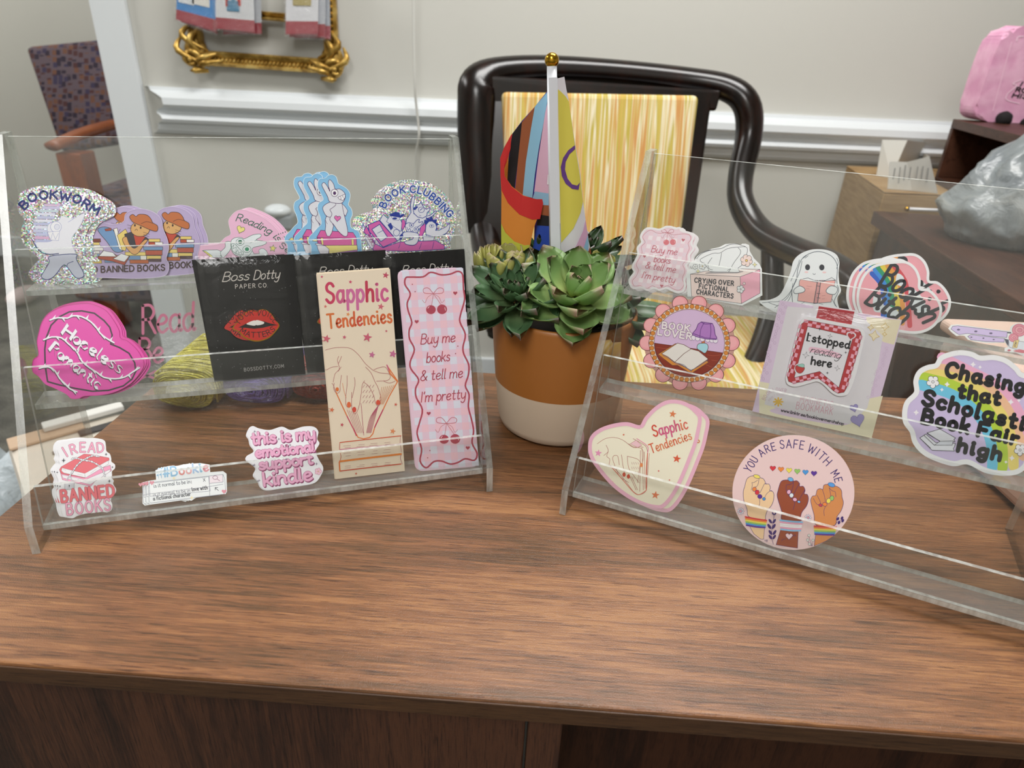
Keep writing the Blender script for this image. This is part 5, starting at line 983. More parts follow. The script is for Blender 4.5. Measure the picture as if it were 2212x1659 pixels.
def cherries(a, x, y, s, c=CH, lw=4):
    a.line([(x, y), (x - 3 * s, y + 22 * s), (x - 5 * s, y + 34 * s)], lw, 'C9838C'); a.line([(x, y), (x + 14 * s, y + 20 * s), (x + 24 * s, y + 34 * s)], lw, 'C9838C')
    for sx in (-1, 1):
        a.line([(x, y), (x + sx * 14 * s, y - 16 * s), (x + sx * 28 * s, y - 14 * s), (x + sx * 26 * s, y - 2 * s), (x, y)], lw, 'C46A78'); a.line([(x, y), (x + sx * 16 * s, y + 10 * s), (x + sx * 24 * s, y + 26 * s), (x + sx * 32 * s, y + 18 * s)], lw * .8, 'C9838C')
    a.ell(x - 7 * s, y + 46 * s, 14 * s, 13 * s, c); a.ell(x + 25 * s, y + 45 * s, 14.5 * s, 14 * s, c); a.line([(x - 16 * s, y + 42 * s), (x - 12 * s, y + 37 * s)], lw, 'F0D0D6'); a.line([(x + 33 * s, y + 40 * s), (x + 35 * s, y + 48 * s)], lw, 'F0D0D6')
def d_buybm(a):
    gingham(a, ((640, 140), (1045, 120), (1150, 1430), (750, 1455)), 9, 27, 'DCDDEC', 'EEC5D2')
    a.line('700,180 780,178 830,148 900,165 960,160 1010,142 1042,165 1048,260 1055,330 1028,430 1025,480 1060,560 1045,640 1050,690 1082,760 1080,830 1060,900 1085,960 1080,1040 1100,1120 1115,1200 1105,1280 1138,1350 1120,1395 1060,1385 1010,1410 960,1420 900,1400 850,1405 800,1445 760,1400 770,1320 740,1220 755,1150 775,1060 735,980 730,920 750,860 700,790 695,740 722,660 690,590 688,530 705,480 680,400 675,350 695,290 660,230 665,185', 11, CH, closed=True)
    cherries(a, 848, 290, 2.3, CH, 4); cherries(a, 935, 1150, 2.3, CH, 4)
    for t, p0, p1 in (('Buy me', (765, 625), (990, 610)), ('books', (803, 748), (955, 735)), ('& tell me', (762, 868), (1040, 845)), ("I'm pretty", (765, 1010), (1060, 985))): a.text(t, p0, p1, 66, 6.5, CH, slant=.22, track=1.4)
    for x, y, r in ((993, 286, 14), (737, 475, 14), (817, 1084, 14), (1076, 1312, 14)): a.heart(x, y, r, CH)
    for x, y in ((708, 228), (727, 276), (1010, 638), (995, 687), (825, 1330), (810, 1378)): a.ell(x, y, 4, 4, CH, n=8)
def rquad(q, r, n=5):
    out = []
    for i in range(4):
        p, a_, b_ = Vector(q[i]), Vector(q[i - 1]), Vector(q[(i + 1) % 4]); A = p + (a_ - p).normalized() * r; B = p + (b_ - p).normalized() * r
        for k in range(n + 1): t = k / n; out.append(tuple(A * (1 - t) ** 2 + p * 2 * t * (1 - t) + B * t * t))
    return out
sticker('bookmark', 'pink gingham Buy me books and tell me bookmark with cherries and wavy border, front one', 'bookmark', 'L', 1, .45, 152, cE_,
    rquad([(615, 140), (1040, 118), (1152, 1435), (735, 1470)], 48), d_buybm, 'E6C9DB', [('second pink gingham bookmark, edge just showing on the left', -.8, .5)], sm=False, th=.4, edge='EAD6E2', group='pink gingham bookmarks')
# pin packets: clear bag > black backing card, enamel pin
def d_card(a):
    a.gl = .3; W = 'D8D3CC'
    a.text('Boss', (1060, 40), (1330, 22), 95, 9, W, slant=.3, track=1.2) ; a.text('Dotty', (1385, 20), (1650, 5), 95, 9, W, slant=.3, track=1.2)
    a.text('PAPER CO', (1195, 112), (1515, 98), 42, 6, W, track=4.5); a.text('BOSSDOTTY.COM', (1288, 972), (1698, 932), 34, 4.5, 'C8C6C4', track=3.5)
    random.seed(5)
    a.lay += 1; a.hold = True
    for _ in range(60): a.ell(random.uniform(1010, 1850), random.uniform(-30, 980), 3, 3, 'A8A8AC', n=6)
card, cpl = sticker('pin_packet', 'black pin card in clear bag with red lips pin, leftmost on middle tier', 'pin packet', 'L', 2, .12, 85, cZ,
    '840,-185 1800,-245 1925,1010 1075,1080', d_card, '0B0A0C', (), sm=False, th=.5, edge='1A191B', off=3.2, group='black pin packets')
def pin_part():
    T = .0005; A = Art(cZ); K = '3A0F0C'
    out = cr(P('1165,522 1230,440 1290,370 1350,332 1400,350 1430,345 1450,328 1510,328 1570,370 1610,430 1655,490 1620,550 1550,620 1460,655 1380,655 1290,620 1230,560'), True, 3)
    Mi = card.matrix_basis.inverted(); uv = []
    for p in out: u, v = cpl.uv(A.px(p), T); q = Mi @ (cpl.o + cpl.n * T + cpl.u * u + cpl.v * v); uv.append((q.x, q.y))
    n = len(uv); H = .0024; V = [(x, y, z) for z in (T, H) for x, y in uv]; tri = tessellate_polygon([[Vector((x, y, 0)) for x, y in uv]])
    F = [tuple(n + i for i in t) for t in tri] + [(i, (i + 1) % n, n + (i + 1) % n, n + i) for i in range(n)]
    pin = link('enamel_pin', V, F, [mat('B8862E', .25, 1)], card); tag(pin, 'red lips enamel pin with gold edge')
    A.poly(out and [((x - 1405) * .955 + 1405, (y - 492) * .95 + 492) for x, y in out], 'C8261C')
    A.poly('1225,518 1300,480 1390,450 1480,450 1560,475 1640,492 1560,500 1480,520 1390,530 1300,520', '120A0A'); A.poly('1312,475 1400,442 1405,495 1340,490', 'F2EEE8', True); A.poly('1410,440 1490,460 1480,482 1412,492', 'F2EEE8', True)
    A.tpath('YOUR VOICE', '1235,492 1290,410 1380,390 1450,395 1530,405 1600,475', 62, 7, K, track=2.5); A.tpath('MATTERS', '1240,560 1330,610 1430,618 1530,600 1610,545', 52, 8, K, track=3)
    for part in ('artwork', 'lettering'):
        VV, FF, II, LL = A.part[part]; q = []
        for p, L in zip(VV, LL): u, v = cpl.uv(p, H); w_ = Mi @ (cpl.o + cpl.n * H + cpl.u * u + cpl.v * v); q.append((w_.x, w_.y, H + E6 * (L + 1)))
        link(part, q, FF, [mat(c, .2, coat=.6) for c in A.mats], pin, II)
    # bag in front of and behind the card
    xs = [v.co.x for v in card.data.vertices]; ys = [v.co.y for v in card.data.vertices]; x0, x1, y1 = min(xs) - .003, max(xs) + .004, max(ys) + .001
    V = []; F = []; nx, ny = 10, 14; random.seed(9)
    for s, z in ((1, .0034), (-1, -.0003)):
        b = len(V)
        for j in range(ny + 1):
            for i in range(nx + 1):
                e = min(i, nx - i, j, ny - j); V.append((x0 + (x1 - x0) * i / nx, y1 * j / ny, (z if s < 0 or e else .0003) + (random.uniform(-.0003, .0003) if s > 0 and e else 0)))
        for j in range(ny):
            for i in range(nx): k = b + j * (nx + 1) + i; F.append((k, k + 1, k + nx + 2, k + nx + 1))
    bag = link('clear_bag', V, F, [FILM], card, smooth=True); tag(bag, 'clear plastic bag around the card')
pin_part()
for lb, du, dv, bk in [('black pin card packet tucked behind the leftmost one, its edge showing on the left', -6.5, .2, 1.9), ('black pin card packet in the middle, mostly hidden by the cream bookmark', 66, 0.6, 1.0), ('black pin card packet between the leftmost and the middle one, only its edge visible', 59, .4, 2.6), ('black pin card packet at the right end, behind the pink gingham bookmark', 127, -1, 1.4)]:
    c = cplace(card, lb, du, dv, bk, cpl, 'black pin packets')
# ------------------------------------------------------------------ printed pieces, right stand
cH, cI, cJ, cK, cL, cT, cX = (1200, 300, 4.148), (1620, 500, 3.736), (1340, 480, 4.367), (1200, 840, 3.160), (1900, 700, 4.147), (1560, 930, 6.143), (1640, 640, 5.353)
def d_buyst(a):
    gingham(a, ((240, 80), (660, 130), (560, 650), (120, 600)), 11, 13, 'F1DDE8', 'FBEFF5')
    a.line('245,95 290,75 340,100 390,105 440,95 500,120 540,115 600,110 650,120 665,160 640,200 650,250 625,310 620,360 590,400 610,460 585,530 600,590 560,640 500,630 450,600 400,615 350,620 300,600 250,625 190,600 130,600 115,550 150,510 170,450 150,400 180,340 205,290 200,230 235,190 210,140', 4, 'D08A96', closed=True)
    cherries(a, 447, 100, 1.95, 'E38088', 3.5)
    for t, p0, p1 in (('Buy me', (290, 280), (530, 310)), ('books', (315, 375), (465, 392)), ('& tell me', (232, 432), (515, 478)), ("I'm pretty", (200, 525), (508, 575))): a.text(t, p0, p1, 62, 6, 'CB6474', slant=.22, track=1.4)
    for x, y, r in ((593, 168, 16), (228, 322, 14), (390, 600, 16)): a.heart(x, y, r, 'CB7480', .15)
sticker('sticker', 'pink gingham Buy me books sticker with a wavy white edge, leftmost on the right stand', 'sticker', 'R', 3, .1, 50, cJ,
    '240,65 300,60 360,70 400,60 430,45 480,45 520,60 560,55 575,80 610,90 660,105 690,140 670,200 690,250 650,310 650,370 620,410 640,470 605,540 610,600 590,650 540,660 480,640 430,620 370,640 320,620 260,640 200,615 120,620 85,560 100,520 135,470 115,420 150,350 170,300 165,240 205,190 195,130', d_buyst, 'F5D9E4',
    [('second pink gingham wavy sticker, its rim showing at the right', 2.2, -.3), ('rearmost pink gingham wavy sticker, farthest right rim', 3.2, -.8)], rim='F6F3F5', rimw=20, group='pink gingham stickers')
def d_cry(a):
    K = '4A4A52'
    a.poly('660,490 1130,515 1142,768 672,700', 'F4DDD8', line=K, lw=4); a.poly('1130,515 1318,445 1318,670 1142,768', 'F3B0C4', line=K, lw=4); a.poly('660,490 800,462 1150,440 1318,445 1130,515', 'F6E3DE', line=K, lw=4); a.poly('800,482 1100,480 1160,465 1100,462 850,470', 'B9B4B6', line=K, lw=3)
    a.poly('800,400 755,365 770,340 870,295 940,290 1010,250 1110,235 1195,240 1185,330 1150,400 1110,435 1120,470 1000,470 850,465 830,440', 'EFF2F3', True, line=K, lw=4)
    for q in ('865,335 840,370 825,400 840,440 870,450', '955,290 945,350 930,410', '1110,240 1135,270 1125,310 1080,370 1050,420', '1010,455 1040,440 1020,470', '720,345 760,300 830,270 900,255 960,245 1020,215 1090,205 1150,220 1180,230'): a.line(q, 4, K)
    a.flower(1190, 362, 58, 'F5DDD6', K, 6, .3, 'F0C860', 4); a.flower(775, 415, 34, 'E6E9EA', K, 5, 0, 'F6E0A0', 3); a.flower(706, 420, 26, 'EEF0F0', K, 5, .5, 'EEF0F0', 3); a.flower(1135, 632, 38, 'E9ECEE', K, 5, 0, 'E0E0E0', 4); a.ell(1168, 578, 12, 12, 'F6E0E0', line=K, lw=3)
    a.star(733, 462, 22, 'F0E8A8', 4, 0, .35, K, 2); a.star(1268, 400, 24, 'F0E8A8', 4, 0, .35, K, 2)
    for t, p0, p1 in (('CRYiNG OVER', (700, 566), (1068, 598)), ('FiCTiONAL', (742, 622), (1018, 655)), ('CHARACTERS', (718, 675), (1062, 718))): a.text(t, p0, p1, 42, 9, '33333C', track=3.4)
sticker('tissue_box_sticker', 'white and pink tissue box sticker reading crying over fictional characters, front one', 'sticker', 'R', 3, .2, 48, cJ,
    '640,470 665,455 680,440 660,400 680,375 715,370 730,330 780,290 880,250 950,235 1010,205 1080,200 1150,215 1175,200 1215,215 1220,270 1260,340 1310,390 1335,440 1340,690 1145,788 650,700', d_cry, 'F0F2F3', [('second tissue box sticker, a white rim along the left', -1.4, -.2)], sm=False, group='tissue box stickers')
def d_ghost(a):
    K = '55606C'; W = 'EFF3F5'
    a.line('380,600 420,580 480,560 590,590', 3, K)
    for q in ('225,600 150,570 250,560 330,480 400,330 420,240', '200,615 300,540 350,440', '280,600 330,520 345,420', '330,400 380,290 400,230', '150,570 100,575', '690,600 660,540', '700,300 712,250 700,215'): a.line(q, 4, K)
    a.line('345,590 340,470 375,380 390,290 430,210 520,165 600,170 670,210 705,280 700,400 715,480 680,560 700,610', 5, K); a.line('430,215 455,195', 4, K); a.line('445,215 470,195', 4, K)
    a.ell(465, 289, 20, 24, '2F3038'); a.ell(580, 290, 21, 24, '2F3038'); a.line('508,340 518,348 528,341', 4, K); a.ell(455, 328, 16, 7, 'F6D0D0'); a.ell(600, 330, 16, 7, 'F6D0D0')
    a.poly('408,385 400,400 385,560 525,580 550,395 480,392', 'F4B2AC', line=K, lw=4); a.poly('560,395 690,395 655,570 530,580 545,480', 'F4B2AC', line=K, lw=4); a.poly('405,385 470,375 540,405 600,400 660,372 690,392 600,402 550,412 480,398', 'E8E8EA', line=K, lw=4); a.poly('545,400 572,402 545,578 515,580', 'D99A9A', line='3E4250', lw=6)
    for y in (440, 500, 535): a.line([(540, y), (566, y + 2)], 4, '3E4250')
    for q in ('455,440 500,445', '455,460 480,462', '580,520 610,515', '580,545 605,542'): a.line(q, 2.5, 'C07F7F')
    a.poly('355,470 400,440 440,460 438,485 400,498 360,500', W, True, line=K, lw=5); a.poly('700,450 650,440 615,475 630,500 680,508 705,480', W, True, line=K, lw=5)
sticker('ghost_sticker', 'white sticker of a little ghost reading a pink book', 'sticker', 'R', 3, .1, 50, cI,
    '75,560 160,550 240,510 290,420 330,320 350,240 400,185 480,150 560,143 640,155 700,190 722,250 715,330 722,420 735,480 705,540 720,620 735,680 700,740 560,760 380,740 240,670 180,640 110,600', d_ghost, 'EEF2F4')
def d_bookish(a):
    a.poly('1060,680 1075,480 1000,390 960,340 1010,285 1060,270 1140,262 1200,300 1280,420 1290,520 1250,720 1250,790 1180,790 1100,740', 'F4B9C0', True)
    for q, c in (('985,340 1060,430 1080,560 1075,690', '2F62C8'), ('1010,310 1090,420 1115,560 1110,690', '3C8FE0'), ('1035,290 1120,410 1150,560 1145,680', '2E9A70'), ('1070,280 1155,400 1190,560 1185,690', 'E8D24C'), ('1110,275 1200,400 1230,560 1230,740', 'EBA04A'), ('1160,275 1250,400 1275,560 1290,760', 'D8505A')): a.line(q, 40, c)
    for q in ('1190,340 1240,370 1240,440 1180,420', '1000,520 1060,540 1080,640 1000,640', '1290,450 1380,520 1430,640 1370,680 1290,560', '1060,610 1120,600 1200,650 1150,690'): a.poly(q, 'E6EEF2', True)
    random.seed(4)
    for _ in range(30): a.ell(random.uniform(1350, 1490), random.uniform(520, 700), 3, 3, 'F8E0E4', n=6)
    a.crop((1620, 500, 3.736)); K = '2B2D33'
    a.tpath('Bookish', '1045,430 1150,470 1250,560 1330,650 1400,740', 185, 27, K, slant=.35, track=1.2); a.tpath('Bitch', '930,575 1040,635 1130,695 1210,750', 175, 27, K, slant=.35, track=1.2)
sticker('rainbow_heart_sticker', 'pink heart sticker with a rainbow and black Bookish lettering, front of its pile', 'sticker', 'R', 3, .05, 55, cI,
    '890,640 870,560 880,460 920,360 990,290 1070,262 1160,250 1260,250 1330,300 1365,380 1370,462 1440,475 1500,530 1538,610 1530,690 1480,760 1400,805 1300,815 1180,800 1050,790 940,740', d_bookish, 'F3A9B4',
    [('second pink rainbow heart sticker, left rim showing', -2.8, .9), ('third pink rainbow heart sticker, farther left rim', -6.6, 1.0), ('pink rainbow heart sticker turned right, its lobe above the front heart', 4.0, 5.6)], rim='F4F4F6', rimw=22, group='pink rainbow heart stickers')
def d_knife(a):
    K = '4A3C66'
    a.poly('640,45 655,20 700,15 1145,70 1140,120 1000,110 860,90 780,85 710,95 680,75', 'D3BDEB', line=K, lw=4); a.poly('790,110 820,95 1120,130 1115,162 960,158 880,148 820,142', 'D3BDEB', line=K, lw=4)
    for x, y, r in ((707, 50, 12), (862, 66, 12), (997, 83, 12), (822, 118, 8), (930, 127, 8), (1022, 139, 8)): a.ell(x, y, r * 1.2, r * .7, '5A4676')
    a.poly('1145,70 1180,72 1178,85 1143,82', '3A3850'); a.poly('1118,130 1155,140 1155,200 1130,165', '3A3850'); a.poly('1155,140 1500,190 1460,300 1300,260 1160,205', 'E2E6F0', line=K, lw=3)
    for x, y, r in ((1250, 55, 62), (1200, 122, 42)):
        a.ell(x, y, r, r * .9, 'E88AA0', line='B8485E', lw=4); a.ell(x + 4, y - 2, r * .66, r * .55, 'EFA3B2', line='B8485E', lw=3); a.ell(x + 6, y, r * .34, r * .28, 'E88AA0', line='B8485E', lw=3)
    a.poly('1205,150 1250,140 1230,215 1190,210', 'EED28A', line='8A6A3A', lw=3); a.text('STAY', (1218, 205), (1232, 160), 16, 4, '3A2A2A')
    a.poly('1140,235 1160,225 1180,235 1160,245', 'C8586A'); a.poly('1195,240 1250,225 1300,235 1290,262 1220,250', 'D8707E')
sticker('knife_sticker', 'lilac handled twin knives sticker with pink roses, at the right end of the top tier', 'sticker', 'R', 3, .3, 30, cL,
    '615,40 640,8 700,2 900,30 1165,62 1175,20 1220,-5 1290,-10 1400,40 1540,180 1520,300 1400,330 1280,285 1220,255 1170,250 1120,245 1120,215 1150,205 1130,168 960,170 860,158 790,140 760,105 720,102 690,108 640,70', d_knife, 'F0F0F2', [], sm=False)
# round scalloped book lover piece
def d_lover(a):
    K = '6A3A34'; cx, cy, R = 652, 1140, 375
    for i in range(14):
        t = 6.2832 * (i + .5) / 14 - 1.57; x, y = cx + 398 * math.cos(t) * 1.0, cy + 383 * math.sin(t)
        a.ell(x, y, 74, 70, 'EFA3AA', line=K, lw=5)
        a.ell(x - 8, y - 6, 56, 52, 'F3B0B4')
    a.ell(cx, cy, 384, 372, 'EFE0CC', line=K, lw=5)
    for i in range(46):
        t = 6.2832 * i / 46; a.ell(cx + 358 * math.cos(t), cy + 346 * math.sin(t), 20.5, 20, 'D98A38', line='8A4A2A', lw=4, n=12)
    a.ell(cx, cy, 332, 318, 'D8BBDD', line='8A5A6A', lw=5, n=36)
    seg = [(cx + 328 * math.cos(t), cy + 314 * math.sin(t)) for t in (i * .1 for i in range(3, 31))]
    a.poly([(968, 1232), (640, 1185), (325, 1140)] + seg[::-1], '8A3220', line='4A1A14', lw=4)
    for q in ('340,1180 420,1190 500,1180', '820,1250 880,1260 950,1250', '350,1250 420,1300', '800,1340 870,1370', '500,1430 600,1445', '860,1300 920,1310'): a.line(q, 3, 'B85A44')
    a.poly('735,1150 780,1140 820,1150 828,1190 800,1235 760,1215 725,1190', 'A8D8E4', True, line=K, lw=5); a.poly('770,1120 795,1115 798,1140 768,1142', 'D07A48', line=K, lw=4)
    for x in (690, 730, 775, 825, 865, 898): a.ell(x, 1090 + (x - 690) * .13, 23, 24, 'E9E2EC', line='6A3A8A', lw=3, n=12)
    a.poly('765,940 870,955 885,990 895,1060 912,1090 905,1108 800,1100 720,1080 680,1060 685,1045 715,1010 735,960', 'B27CC4', line='5A2A7A', lw=6); a.line('790,950 760,1010 750,1085', 5, '5A2A7A'); a.line('850,960 855,1030 845,1102', 5, '5A2A7A'); a.line('765,942 800,960 868,957', 5, '5A2A7A'); a.line('690,1050 800,1088 905,1100', 5, '5A2A7A')
    a.poly('355,1245 520,1145 670,1195 835,1320 680,1420 640,1410 540,1350 490,1350', 'D98E3A', line=K, lw=5)
    a.poly('390,1240 540,1140 600,1155 668,1195 600,1250 515,1320 450,1270', 'E7E2DC', line=K, lw=5); a.poly('515,1320 600,1240 668,1195 740,1215 830,1290 670,1400 590,1350', 'E7E2DC', line=K, lw=5)
    a.line('520,1325 600,1345 672,1392 825,1302', 4, '5A6A8A'); a.line('520,1335 600,1360 675,1408', 4, '5A6A8A'); a.line('400,1255 460,1285 512,1325', 4, '5A6A8A')
    a.text('BOOK', (395, 1000), (650, 1030), 58, 15, 'EFE6E8', out='7A5A7A', ow=7, track=3.5); a.text('LOVER', (355, 1058), (668, 1105), 58, 15, 'EFE6E8', out='7A5A7A', ow=7, track=3.2)
lo = []
for i in range(14):
    t0 = 6.2832 * (i + .5) / 14 - 1.57; cx, cy = 652 + 398 * math.cos(t0), 1140 + 383 * math.sin(t0)
    for k in range(7): t = t0 - 1.28 + 2.56 * k / 6; lo.append((cx + 78 * math.cos(t), cy + 74 * math.sin(t)))
sticker('badge', 'round scalloped pink Book Lover badge with an open book and purple lamp', 'badge', 'R', 2, .15, 55, cJ, lo, d_lover, 'C99A8E', sm=False, th=2.0, edge='B08A5A', off=.6)
def d_magcard(a):
    a.poly('2,985 140,1010 190,1330 900,1440 1230,1190 1430,1150 1300,1640 0,1350', 'E9E2C4'); a.poly('1240,240 1640,275 1560,560 1440,530 1240,400', 'E7DDBE'); a.poly('170,1300 500,1310 1050,1430 900,1490 200,1360', 'DDC9DF', True)
    a.poly('325,118 640,140 1120,200 1245,290 1430,460 1380,760 1250,1290 1050,1480 700,1410 60,1250 200,650', 'DEDBE0')
    random.seed(8)
    for i in range(26): t = i / 26; a.ell(300 - 260 * t + random.uniform(-40, 20), 90 + 900 * t, 15, 15, None, line='C3A4C6', lw=4, n=10)
    for i in range(18): t = i / 18; a.ell(1480 - 220 * t + random.uniform(-30, 30), 600 + 600 * t, 15, 15, None, line='CDB4D0', lw=3, n=10)
    for x, y, r in ((1290, 362, 36), (1455, 350, 48), (1330, 455, 62), (1450, 437, 26)): a.star(x, y, r, 'EADFC0', 4, .1 if r < 60 else .2, .5, 'D3B04A', 5)
    for i in range(8): t = 6.2832 * i / 8; a.line([(220, 1220), (220 + 52 * math.cos(t), 1220 + 46 * math.sin(t))], 18, 'E3B640', sm=False)
    a.heart(1095, 1290, 50, '9C93C8', -.25, '6A5C9A', 4); a.heart(1140, 1430, 80, '9C93C8', -.25, '6A5C9A', 4)
    a.tpath('BOOK LOVER', '70,1205 110,1140 190,1100 310,1115', 44, 3.5, 'C79AB0', track=3); a.tpath('PRINT SHOP', '120,1215 170,1165 230,1150 280,1165', 22, 2.5, 'C9AFC0', track=3)
    a.text('MAGNETIC', (470, 1215), (845, 1285), 70, 4.5, 'D79AAE', track=3.5); a.text('BOOKMARK', (425, 1300), (845, 1372), 80, 4.5, 'D4849C', track=3)
    a.text('www.linktr.ee/booklovermerchshop', (250, 1330), (975, 1490), 34, 7, '1C1A20', track=1.6)
mag, mpl = sticker('bookmark_packet', 'clear packet holding a magnetic bookmark on a lilac and cream card', 'bookmark packet', 'R', 2, .1, 90, cX,
    '240,45 1650,275 1275,1632 -80,1330', d_magcard, 'DCC8E0', sm=False, th=.5, edge='E8E4EA', off=1.6)
def mag_parts():
    Mi = mag.matrix_basis.inverted()
    def conv(A, p, z, raw=False):
        u, v = mpl.uv(p if raw else A.px(p), z); q = Mi @ (mpl.o + mpl.n * z + mpl.u * u + mpl.v * v); return (q.x, q.y)
    def piece(name, pts, z0, z1, m, draw=None, label=None):
        A = Art(cX); uv = [conv(A, p, z1) for p in pts]; n = len(uv); V = [(x, y, z) for z in (z0, z1) for x, y in uv]
        F = [tuple(n + i for i in t) for t in tessellate_polygon([[Vector((x, y, 0)) for x, y in uv]])] + [(i, (i + 1) % n, n + (i + 1) % n, n + i) for i in range(n)]
        o = link(name, V, F, [m], mag)
        if label: tag(o, label)
        if draw:
            draw(A)
            for part in ('artwork', 'lettering'):
                VV, FF, II, LL = A.part[part]
                if FF: link(part, [conv(A, p, z1, True) + (z1 + E6 * (L + 1),) for p, L in zip(VV, LL)], FF, [mat(c, .35) for c in A.mats], o, II)
        return o
    piece('ribbon_flap', P('620,90 1150,170 1105,345 640,280'), .0005, .0008, mat('DDDBE0', .4)); piece('red_strip', P('690,115 1102,178 1058,365 650,290'), .0008, .0010, mat('A82C36', .4), label='red strip of the magnetic bookmark')
    out = cr(P('500,270 560,240 700,262 900,300 1120,340 1190,370 1225,430 1210,520 1120,900 1040,1110 980,1150 900,1150 830,1110 740,1020 670,985 600,1000 480,1035 400,1045 330,1020 305,960 320,880 400,560 470,320'), True, 3)
    def dr(a):
        ring = P('520,295 580,280 1110,380 1170,410 1185,460 1140,640 1010,1060 980,1110 910,1122 860,1095 780,1020 680,945 560,970 400,1008 340,985 325,930 350,830 430,520 490,320'); a.poly(ring, 'B83238')
        ins = P('560,350 1085,470 920,1055 700,868 405,940')
        segs = [(ring[0], ring[2]), (ring[4], ring[6]), (ring[7], ring[11]), (ring[11], ring[13]), (ring[15], ring[0])]
        for p, q, wd, flip in ((P('515,300 1150,418'), 13, 34, 0), (P('1165,450 985,1080'), 14, 34, 0), (P('925,1095 695,915'), 6, 34, 0), (P('680,920 380,985'), 7, 34, 0), (P('345,930 495,330'), 13, 34, 0)):
            (x0, y0), (x1, y1) = p; L = math.hypot(x1 - x0, y1 - y0); ux, uy = (x1 - x0) / L, (y1 - y0) / L; st = L / q
            for i in range(q):
                o = 18 if i % 2 else -18; mx, my = x0 + ux * st * (i + .5) - uy * o, y0 + uy * st * (i + .5) + ux * o
                a.poly([(mx - ux * st / 2 - uy * 17, my - uy * st / 2 + ux * 17), (mx + ux * st / 2 - uy * 17, my + uy * st / 2 + ux * 17), (mx + ux * st / 2 + uy * 17, my + uy * st / 2 - ux * 17), (mx - ux * st / 2 + uy * 17, my - uy * st / 2 - ux * 17)], 'E9A9BC')
        a.poly(ins, 'E4E2E8', line='2A1416', lw=4); a.line(ring, 4, '2A1416', sm=False, closed=True)
        a.heart(1062, 458, 58, 'E8DCE4', .2); a.heart(1062, 458, 40, 'B83238', .2, '6A1C22', 3); a.ell(468, 838, 62, 64, 'E4E2E8'); a.poly('420,810 470,790 520,820 520,850 490,885 455,888 425,860', 'C03A3A', True, line='3A1A1A', lw=4); a.poly('440,800 490,780 520,790 515,822 470,815', '9ED0C4', True, line='3A4A4A', lw=3)
        for x, y, r in ((698, 378, 26), (1000, 650, 20), (788, 886, 20)): a.star(x, y, r, '1C1A20', 4, 0, .25)
        for x, y, r in ((818, 460, 28), (540, 680, 40), (902, 832, 34)): a.star(x, y, r, 'E4E2E8', 4, .2, .3, '3A3A44', 3)
        a.line('600,615 760,640 920,690', 62, 'EBC0D2'); K = '15131A'
        a.text('I stopped', (548, 510), (1040, 605), 86, 19, K, track=2.2); a.tpath('reading', '585,655 700,680 820,700 930,725', 88, 7, K, slant=.3, track=.8); a.text('here', (600, 785), (830, 822), 88, 20, K, track=2.2)
        a.line('548,512 582,518', 12, K, part='lettering'); a.line('562,448 596,455', 12, K, part='lettering')
    piece('magnetic_bookmark', out, .0010, .0021, mat('E8E7EA', .35), dr, 'white notched bookmark with red checkered border')
    xs = [v.co.x for v in mag.data.vertices]; ys = [v.co.y for v in mag.data.vertices]
    A = Art(cX); q = [conv(A, p, .003) for p in P('225,40 1660,270 1400,1655 -90,1360')]
    V = []; F = []; n = 10; random.seed(2)
    for s, z in ((1, .0026), (-1, -.0003)):
        b = len(V)
        for j in range(n + 1):
            for i in range(n + 1):
                u, v = i / n, j / n; x = q[0][0] * (1 - u) * (1 - v) + q[1][0] * u * (1 - v) + q[2][0] * u * v + q[3][0] * (1 - u) * v; y = q[0][1] * (1 - u) * (1 - v) + q[1][1] * u * (1 - v) + q[2][1] * u * v + q[3][1] * (1 - u) * v
                e = min(i, n - i, j, n - j); V.append((x, max(y, .0002), z if e or s < 0 else .0006))
        for j in range(n):
            for i in range(n): k = b + j * (n + 1) + i; F.append((k, k + 1, k + n + 2, k + n + 1))
    link('clear_bag', V, F, [FILM], mag, smooth=True)
mag_parts()
